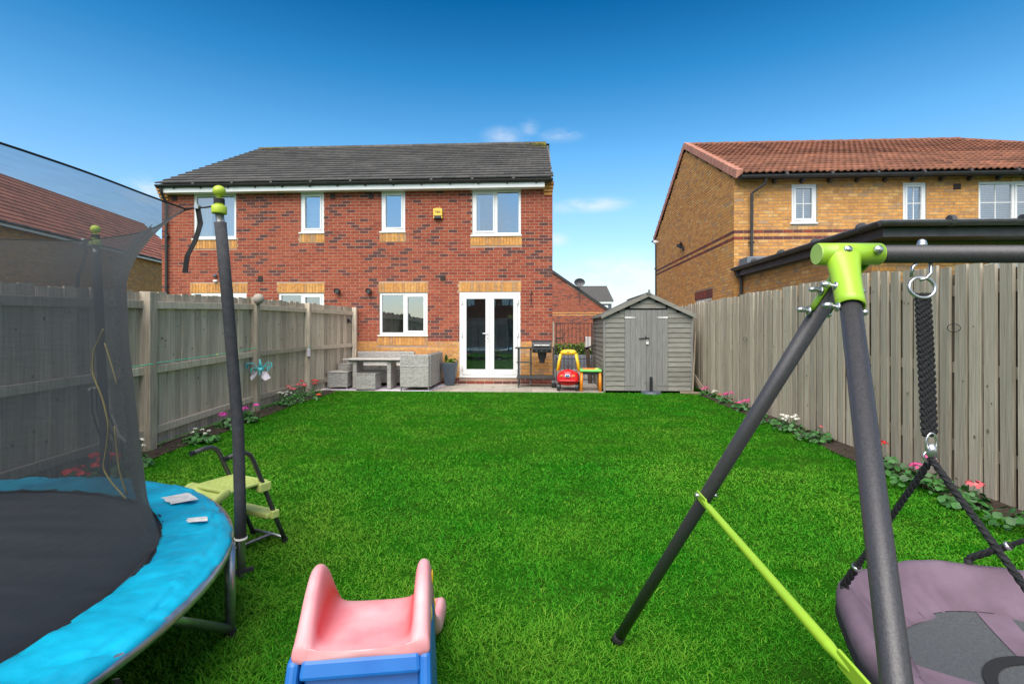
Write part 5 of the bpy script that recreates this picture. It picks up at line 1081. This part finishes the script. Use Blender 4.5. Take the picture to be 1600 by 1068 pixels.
# nest swing
sc_ = rc(1.397, 1.225)
NS = thing('nest_swing', 'round purple nest swing seat with dark mesh base hanging on black ropes', 'swing', (sc_[0], sc_[1], 0), TH)
SR, SZ = .495, .548
def sp(a, r, z): a = math.radians(a); return (r*math.cos(a), r*math.sin(a), z)
def szz(a): return SZ+.006*math.sin(math.radians(a*3+20))
na = 180; vs = []
prof = [(-.030, -.02), (-.034, .0), (-.022, .022), (.0, .032), (.022, .022), (.028, 0), (.022, -.030), (.028, -.05)]
prof = [(SR-.13, -.085), (SR-.105, -.072), (SR-.06, -.040), (SR-.028, -.005), (SR-.012, .018), (SR+.008, .022), (SR+.022, .008), (SR+.026, -.015), (SR+.018, -.045), (SR+.0, -.062)]
for k in range(na):
    a = 360*k/na
    for j, (r, z) in enumerate(prof):
        f = mnoise.noise(Vector((math.cos(math.radians(a))*7, math.sin(math.radians(a))*7, z*6+1))); g = mnoise.noise(Vector((a*.35, 1, 2)))
        ww = .012*f+.024*g if j in (1, 2, 3) else (.010*f+.008*g if j in (4, 7, 8) else .003*f)
        oc = 1+.016*math.cos(math.radians(a*8))
        vs.append(sp(a, (r+ww*.5)*oc, szz(a)+z+ww))
m_ = len(prof); rim = MB().add(vs, [(k*m_+j, ((k+1) % na)*m_+j, ((k+1) % na)*m_+j+1, k*m_+j+1) for k in range(na) for j in range(m_-1)]).build('rim_cover', 'purple', NS, smooth=True)
rim.modifiers.new('s', 'SOLIDIFY').thickness = .004
vs = [(0, 0, SZ-.125)]; nr = 8
for i in range(1, nr+1):
    for k in range(72): q = i/nr; vs.append(sp(5*k, (SR-.12)*q, SZ-.125+.045*q*q))
fs = [(0, 1+k, 1+(k+1) % 72) for k in range(72)]
for i in range(nr-1): fs += [(1+i*72+k, 1+(i+1)*72+k, 1+(i+1)*72+(k+1) % 72, 1+i*72+(k+1) % 72) for k in range(72)]
MB().add(vs, fs).build('mesh_base', 'seat_net', NS, smooth=True)
def band(p0, p1, w0, w1, name, m, zo=.003):
    n = 10; vs = []; p0 = Vector((*p0, 0)); p1 = Vector((*p1, 0)); d = (p1-p0).normalized(); s_ = Vector((-d.y, d.x, 0))
    for i in range(n+1):
        q = i/n; c = p0.lerp(p1, q); wd = w0+(w1-w0)*q
        for sg in (-1, 1): p = c+s_*sg*wd/2; r = p.length/(SR-.12); vs.append((p.x, p.y, SZ-.125+.045*r*r+zo))
    return MB().add(vs, [(2*i, 2*i+2, 2*i+3, 2*i+1) for i in range(n)]).build(name, m, NS, smooth=True)
for a in (76, 76+90, 76+180, 76+270): q0 = sp(a, .37, 0); q1 = sp(a, .185, 0); band(q0[:2], q1[:2], .085, .075, 'cross_band', 'purple')
vs = []
for k in range(73):
    for r in (.170, .200): vs.append(sp(5*k, r, SZ-.125+.045*(r/(SR-.12))**2+.006))
MB().add(vs, [(2*k, 2*k+2, 2*k+3, 2*k+1) for k in range(72)]).build('centre_ring', 'black_web', NS, smooth=True)
sm_ = MB()
for a in range(22, 382, 45): sm_.tube([sp(a, (r_+.002)*(1+.016*math.cos(math.radians(a*8))), szz(a)+z_+.004) for r_, z_ in prof[:5]], .0010, 5)
sm_.build('panel_seam', 'black_web', rim)
MB().tube([sp(3*k, (SR+.016)*(1+.016*math.cos(math.radians(24*k))), szz(3*k)-.05) for k in range(120)], .015, 8, closed=True).build('rim_hoop', 'black_web', NS, smooth=True)
MB().tube([sp(5*k, .378, SZ-.083) for k in range(72)], .004, 6, closed=True).build('stitching', 'black_web', rim)
MB().box(-.02, -.012, .17, .20, SZ-.118, SZ-.116).build('leaf_litter', 'white_tag', NS)
def rope(pts, r, nm, m='rope', strands=True, par=None, turns=60):
    """three twisted strands along a line"""
    P = [Vector(p) for p in pts]; tot = sum((P[i+1]-P[i]).length for i in range(len(P)-1)); mb = MB()
    n = max(12, int(tot/.006)); cs = []
    for i in range(n+1):
        s = tot*i/n; k = 0
        while k < len(P)-2 and s > (P[k+1]-P[k]).length: s -= (P[k+1]-P[k]).length; k += 1
        L_ = (P[k+1]-P[k]).length; cs.append((P[k].lerp(P[k+1], min(1, s/L_)), (P[k+1]-P[k]).normalized()))
    for h in range(3):
        q = []
        for i, (c, d) in enumerate(cs):
            x = d.cross(Vector((0, .2, 1)) if abs(d.z) < .9 else Vector((0, 1, 0))).normalized(); y = x.cross(d); a = tot*i/n*turns/ (r*60) * .9 + h*2*PI/3
            q.append(c+(x*math.cos(a)+y*math.sin(a))*r*.5)
        mb.tube(q, r*.62, 7)
    return mb.build(nm, m, par or NS, smooth=True)
def sl_(r, c, z): return (r-1.397, c-1.225, z)
for hx, sg in ((.985, -1), (1.815, 1)):
    RT = Vector(sl_(hx, 1.23, 1.49)); RB = Vector(sl_(hx+.015*(-sg), 1.225, 1.075))
    hk = MB().tube([sl_(hx, 1.23, BZ-.01), sl_(hx-.022, 1.23, BZ-.03), sl_(hx-.026, 1.23, BZ-.055)], .004, 8).tube([sl_(hx+.02, 1.23, BZ-.02), sl_(hx+.022, 1.23, BZ-.045), sl_(hx+.010, 1.23, BZ-.058), sl_(hx-.004, 1.23, BZ-.062)], .004, 8).build('hook', 'bolt', NS, smooth=True)
    MB().tube([sl_(hx+.031*math.cos(a), 1.23+.004*math.sin(a), BZ-.080+.025*math.sin(a)) for a in [2*PI*k/28 for k in range(28)]], .0040, 10, closed=True).build('ring', 'bolt', NS, smooth=True)
    a = Vector(sl_(hx+.002, 1.23, BZ-.095)); bmid = Vector(sl_(hx+.008, 1.228, 1.28)); b = Vector(sl_(hx+.014, 1.225, 1.095))
    mb = MB(); n = 40; vs = []                              # flat braided suspension rope: four twisted strands side by side
    for o_ in (-.0150, -.009, -.003, .003, .009, .0150):
        q = []
        for i in range(160):
            t = i/159; c = a.lerp(bmid, t*2) if t < .5 else bmid.lerp(b, t*2-1); sq = 1-.35*abs(t-.5)**2; q.append(c+Vector((o_*sq+.0014*math.cos(t*150+o_*300), .0022*math.sin(t*150+o_*300), 0)))
        mb.tube(q, .0046, 6)
    mb.build('suspension_rope', 'rope', NS, smooth=True)
    cb = Vector(sl_(hx+.016, 1.222, 1.078))
    MB().tube([cb+Vector((.013*math.cos(q), 0, .024*math.sin(q))) for q in [2*PI*k/24 for k in range(24)]], .0030, 8, closed=True).build('carabiner', 'bolt', NS, smooth=True)
    MB().tube([cb+Vector((.016*math.cos(q), .004, -.033+.014*math.sin(q))) for q in [2*PI*k/24 for k in range(24)]], .0028, 8, closed=True).ball(cb+Vector((0, 0, -.018)), .012, 10, 8, sz=1.5).build('carabiner', 'bolt', NS, smooth=True)
    end = cb+Vector((0, 0, -.038))
    for ang in ((142, 232) if sg < 0 else (75, -52)):
        e = Vector(sp(ang, SR+.012, SZ+.035)); d = (e-end).normalized(); e1 = end.lerp(e, .84)
        rope([end, e1], .0075, 'rope')
        cl_ = rope([e1-d*.02, e1+d*.06, e], .0105, 'clamp', 'black_web'); MB().tube([e1-d*.012, e1-d*.002], .0135, 10).build('ferrule', 'bolt', NS, smooth=True)
        MB().tube([e, Vector(sp(ang, SR+.006, SZ-.02)), Vector(sp(ang, SR-.05, SZ-.04))], [.012, .014, .008], 10).build('clamp', 'black_web', NS, smooth=True)
# ================================================================== pink and blue toddler slide
pl = rc(-.410, 1.47)
SLD = thing('toddler_slide', 'small pink slide with blue plastic steps in the foreground', 'slide', (pl[0], pl[1], 0), TH+math.radians(7))
st_ = [(-.135, .517, .515), (-.128, .535, .512), (-.110, .552, .505), (-.07, .590, .500), (-.03, .630, .500), (.01, .656, .500), (.045, .664, .500), (.085, .652, .500), (.125, .618, .498), (.165, .568, .490), (.22, .51, .460), (.30, .43, .385), (.42, .325, .27), (.55, .225, .165), (.66, .140, .090), (.76, .122, .070), (.84, .128, .066), (.88, .118, .064), (.90, .100, .062)]
sec = []
for (y, zt, zs) in st_:
    w_ = .174+max(0, y-.45)*.09; zt = max(zt, zs+.004); zb = zs-.035; q = min(1, (zt-zs)/.06); k_ = .018*q
    prf = [(-.006, zb), (-.004, (zb+zt)/2), (.000, zt-k_*1.3), (.010, zt-k_*.25), (.022, zt), (.034, zt-k_*.25), (.045, zt-k_*1.3), (.050, zs+(zt-zs)*.35), (.060, zs+.008*q), (.085, zs)]
    sec.append([(-w_+a, y, z) for a, z in prf]+[(0, y, zs-.001)]+[(w_-a, y, z) for a, z in prf[::-1]]+[(.09, y, zb+.012), (-.09, y, zb+.012)])
tn = [0]*23
for k in (6, 7, 12, 13): tn[k] = .75
for k in (8, 11): tn[k] = .25
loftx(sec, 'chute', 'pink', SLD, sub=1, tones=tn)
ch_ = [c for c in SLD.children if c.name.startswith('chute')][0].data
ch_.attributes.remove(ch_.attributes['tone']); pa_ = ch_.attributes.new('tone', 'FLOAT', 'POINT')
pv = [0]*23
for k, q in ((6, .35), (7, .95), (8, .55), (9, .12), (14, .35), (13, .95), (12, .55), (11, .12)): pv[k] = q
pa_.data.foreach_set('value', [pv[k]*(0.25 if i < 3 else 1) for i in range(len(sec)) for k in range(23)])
for y, z in ((.06, .60), (-.02, .535), (.30, .39)): MB().ball((.177, y, z), .014, 12, 8, sx=.25, sz=1.6).build('sticker', 'yellow', SLD, smooth=True)
bf = MB(); yb = -.132
def slope(z): return yb-.22*(.47-z)/.47                       # the step side leans towards the camera
for s in (-1, 1):
    mb = MB(); mb.hexa([(s*.184-.018, slope(0), 0), (s*.184+.018, slope(0), 0), (s*.184+.018, .10, 0), (s*.184-.018, .10, 0), (s*.168-.02, yb, .495), (s*.168+.012, yb, .495), (s*.168+.012, .13, .495), (s*.168-.02, .13, .495)], .5)
    mb.build('side_panel', 'blue_toy', SLD, bevel=.012)
MB().hexa([(-.155, slope(.43)-.003, .452), (.155, slope(.43)-.003, .452), (.155, slope(.43)+.03, .452), (-.155, slope(.43)+.03, .452), (-.150, yb-.003, .497), (.150, yb-.003, .497), (.150, yb+.035, .497), (-.150, yb+.035, .497)]).build('top_rail', 'blue_toy', SLD, bevel=.010)
MB().hexa([(-.15, slope(.33)+.05, .34), (.15, slope(.33)+.05, .34), (.15, slope(.33)+.07, .34), (-.15, slope(.33)+.07, .34), (-.15, yb+.035, .46), (.15, yb+.035, .46), (.15, yb+.06, .46), (-.15, yb+.06, .46)]).build('recess_panel', 'blue_toy', SLD, bevel=.006)
for z in (.13, .27): MB().box(-.165, .165, slope(z)-.005, slope(z)+.13, z, z+.035).build('step', 'blue_toy', SLD, bevel=.010)
MB().box(-.15, .15, .10, .13, .0, .45).build('back_panel', 'blue_toy', SLD, bevel=.01)
# ================================================================== pale green slide behind the trampoline
gp_ = rc(-1.570, 3.31)
GS = thing('garden_slide', 'pale green slide with grey tube handrails beside the trampoline', 'slide', (gp_[0], gp_[1], 0), TH-math.radians(25.5))
for s in (-1, 1):
    x = s*.148
    rl = MB().tube([(x, 0, .01), (x, -.08, .20), (x, -.17, .43), (x, -.232, .575), (x, -.255, .612), (x, -.29, .632), (x, -.33, .634), (x, -.40, .622)], .0135, 12).build('handrail', 'graphite', GS, smooth=True)
    MB().tube([(x, .002, 0), (x, -.008, .03)], .018, 10).build('foot_cap', 'black_web', rl); MB().tube([(x, -.395, .622), (x, -.415, .620)], .0150, 12).build('grip_end', 'black_web', rl)
MB().tube([(-.148, 0, .03), (.148, 0, .03)], .011, 10).tube([(.02, 0, .03), (.0, -.5, .03), (0, -1.25, .03)], .011, 10).build('base_bar', 'steel', GS, smooth=True)
pf = MB().box(-.155, .155, -.40, -.13, .415, .435).build('platform', 'pale_green', GS, bevel=.008)
for k in range(9): MB().box(-.135, .135, -.385+k*.028, -.372+k*.028, .435, .439).build('tread_rib', 'pale_green', pf)
MB().hexa([(-.16, -.16, .365), (.16, -.16, .365), (.16, -.12, .365), (-.16, -.12, .365), (-.16, -.16, .43), (.16, -.16, .43), (.16, -.13, .43), (-.16, -.13, .43)]).build('platform_lip', 'pale_green', GS, bevel=.008)
for s in (-1, 1): MB().box(s*.15-.02, s*.15+.02, -.20, -.12, .37, .425).build('tube_clamp', 'pale_green', GS, bevel=.008); MB().box(s*.15-.02, s*.15+.02, -.115, -.06, .185, .235).build('tube_clamp', 'pale_green', GS, bevel=.008)
MB().box(-.15, .15, -.14, -.045, .190, .225).build('step', 'pale_green', GS, bevel=.010)
sec = []
for (y, zs, zt) in ((-.36, .415, .43), (-.40, .41, .462), (-.45, .375, .445), (-.56, .31, .37), (-.75, .24, .30), (-1.0, .12, .18), (-1.15, .075, .13), (-1.28, .07, .10)):
    w_ = .165; sec.append([(-w_, y, zs-.03), (-w_, y, zt-.01), (-w_+.012, y, zt), (-w_+.028, y, zt-.01), (-w_+.05, y, zs+.004), (0, y, zs), (w_-.05, y, zs+.004), (w_-.028, y, zt-.01), (w_-.012, y, zt), (w_, y, zt-.01), (w_, y, zs-.03), (0, y, zs-.02)])
loftx(sec, 'chute', 'pale_green', GS, sub=1)
for s in (-1, 1): MB().tube([(s*.12, -.42, .40), (s*.12, -.47, 0.0)], .012, 8).build('rear_leg', 'graphite', GS, smooth=True)
# ================================================================== grass
rs = np.random.RandomState(11)
def vnoise(x, y, sc, seed):
    g = np.random.RandomState(seed).rand(80, 80); u = x/sc+40; v = y/sc+20; i = np.floor(u).astype(int); j = np.floor(v).astype(int); fu = u-i; fv = v-j; fu = fu*fu*(3-2*fu); fv = fv*fv*(3-2*fv)
    G_ = lambda a, b: g[a % 80, b % 80]; return (G_(i, j)*(1-fu)+G_(i+1, j)*fu)*(1-fv)+(G_(i, j+1)*(1-fu)+G_(i+1, j+1)*fu)*fv
bx = []; 
for y0, y1, dens in ((.3, 1.6, 5000), (1.6, 2.6, 21000), (2.6, 3.6, 15000), (3.6, 5, 9500), (5, 7, 5200), (7, 9, 3300), (9, 11.03, 2600)):
    xl = max(-4.35 if y0 < 7 else -4.6, -(y1*1.12+.8)); xr = min(3.46, y1*.95+.6); n = int((xr-xl)*(y1-y0)*dens); p = np.stack([xl+rs.rand(n)*(xr-xl), y0+rs.rand(n)*(y1-y0)], 1)
    keep = (p[:, 0] < p[:, 1]*.97+.45) & (p[:, 0] > -p[:, 1]*1.10-.55); bx.append(p[keep])
p = np.concatenate(bx); x, y = p[:, 0], p[:, 1]; n = len(x)
dist = np.sqrt(x*x+y*y)
tram = np.hypot(x-TX, y-TY)
edge = vnoise(x, y, .13, 8)*.22; lf = -4.05-.31*np.clip((y-2.9)/2.52, 0, 1)-.36*np.clip((y-5.4)/3.5, 0, 1)
ke = (x < 3.20+edge) & (x > lf+.30-edge*.9); x, y, dist, tram = x[ke], y[ke], dist[ke], tram[ke]; n = len(x)
clump = vnoise(x, y, .07, 1)*.5+vnoise(x, y, .22, 2)*.5; patch = vnoise(x, y, .55, 3)*.55+vnoise(x, y, 1.6, 4)*.45
kp = rs.rand(n) < np.where(tram < 1.5, .45, 1)*np.where(clump < .25, .6, 1); x, y, dist, tram, clump, patch = [q[kp] for q in (x, y, dist, tram, clump, patch)]; n = len(x)
h = (.012+.017*rs.rand(n)**1.5)*(.60+.80*clump)*(1+.0*dist); h *= np.where(rs.rand(n) < .03, 1.8, 1)*np.where(tram < 1.75, 1.35, 1); wd = (.0012+.0012*rs.rand(n))*(1+.32*np.maximum(dist-2, 0))
az = rs.rand(n)*2*np.pi; lean = (.5+1.5*rs.rand(n))*h; fa = rs.rand(n)*2*np.pi
dx, dy = np.cos(az)*lean, np.sin(az)*lean; sx, sy = np.cos(fa)*wd, np.sin(fa)*wd
z0 = np.full(n, -.012)
V_ = np.zeros((n, 5, 3), np.float32)
V_[:, 0] = np.stack([x-sx, y-sy, z0], 1); V_[:, 1] = np.stack([x+sx, y+sy, z0], 1)
V_[:, 2] = np.stack([x+dx*.4+sx*.8, y+dy*.4+sy*.8, z0+h*.62], 1); V_[:, 3] = np.stack([x+dx*.4-sx*.8, y+dy*.4-sy*.8, z0+h*.62], 1); V_[:, 4] = np.stack([x+dx, y+dy, z0+h*(1-.14*(lean/h))], 1)
near = dist < 5.5
Q_ = V_[near]; F_ = V_[~near][:, [0, 1, 4]]; nq, nf_ = len(Q_), len(F_)
allv = np.concatenate([Q_.reshape(-1, 3), F_.reshape(-1, 3)]); b = np.arange(nq)[:, None]*5; quads = b+np.array([0, 1, 2, 3]); tris = b+np.array([3, 2, 4]); ft = nq*5+np.arange(nf_)[:, None]*3+np.array([0, 1, 2])
loops = np.concatenate([quads.ravel(), tris.ravel(), ft.ravel()]); starts = np.concatenate([np.arange(nq)*4, nq*4+np.arange(nq)*3, nq*7+np.arange(nf_)*3])
me = bpy.data.meshes.new('grass'); me.vertices.add(len(allv)); me.vertices.foreach_set('co', allv.ravel()); me.loops.add(len(loops)); me.loops.foreach_set('vertex_index', loops.astype(np.int32))
me.polygons.add(len(starts)); me.polygons.foreach_set('loop_start', starts.astype(np.int32))
tone = np.clip(.12+.75*(patch-.38)+.25*(clump-.5)+.42*rs.rand(n)**1.6+np.where(rs.rand(n) < .05, .6, 0)+np.where(tram < 1.7, .15, 0), 0, 1)
at = me.attributes.new('tone', 'FLOAT', 'FACE'); at.data.foreach_set('value', np.concatenate([tone[near], tone[near], tone[~near]]).astype(np.float32))
me.update(); me.validate(); me.materials.append(M['grass']); go = bpy.data.objects.new('grass', me); C.objects.link(go); stuff(go); tag(go, 'bright green mown lawn grass covering the garden', 'grass')
print('grass blades', n)

wd_ = MB(); rw = random.Random(4)
for k in range(1500):
    left = rw.random() < .45; y = rw.uniform(3.2, 10.8); cl_n = mnoise.noise(Vector((y*1.6, 3 if left else 9, 0)))
    if cl_n < -.05: continue
    x = (-4.05-.31*min(1, max(0, (y-2.9)/2.52))-.36*min(1, max(0, (y-5.4)/3.5))+rw.uniform(0, .28)) if left else 3.52-rw.uniform(0, .30)
    z = .015+rw.random()**2*.07*(1+cl_n); s_ = rw.uniform(.008, .022); a = rw.random()*6.28; u = Vector((math.cos(a), math.sin(a), rw.uniform(-.3, .3))); v = Vector((-math.sin(a), math.cos(a), rw.uniform(0, .9))); c = Vector((x, y, z))
    wd_.add([c-u*s_*.5, c-v*s_*.1, c+u*s_*.5, c+v*s_*1.3], [(0, 1, 2, 3)], rw.random())
wo = stuff(wd_.build('weeds', 'leaf')); tag(wo, 'small green weeds and seedlings scattered in the soil borders', 'weeds')
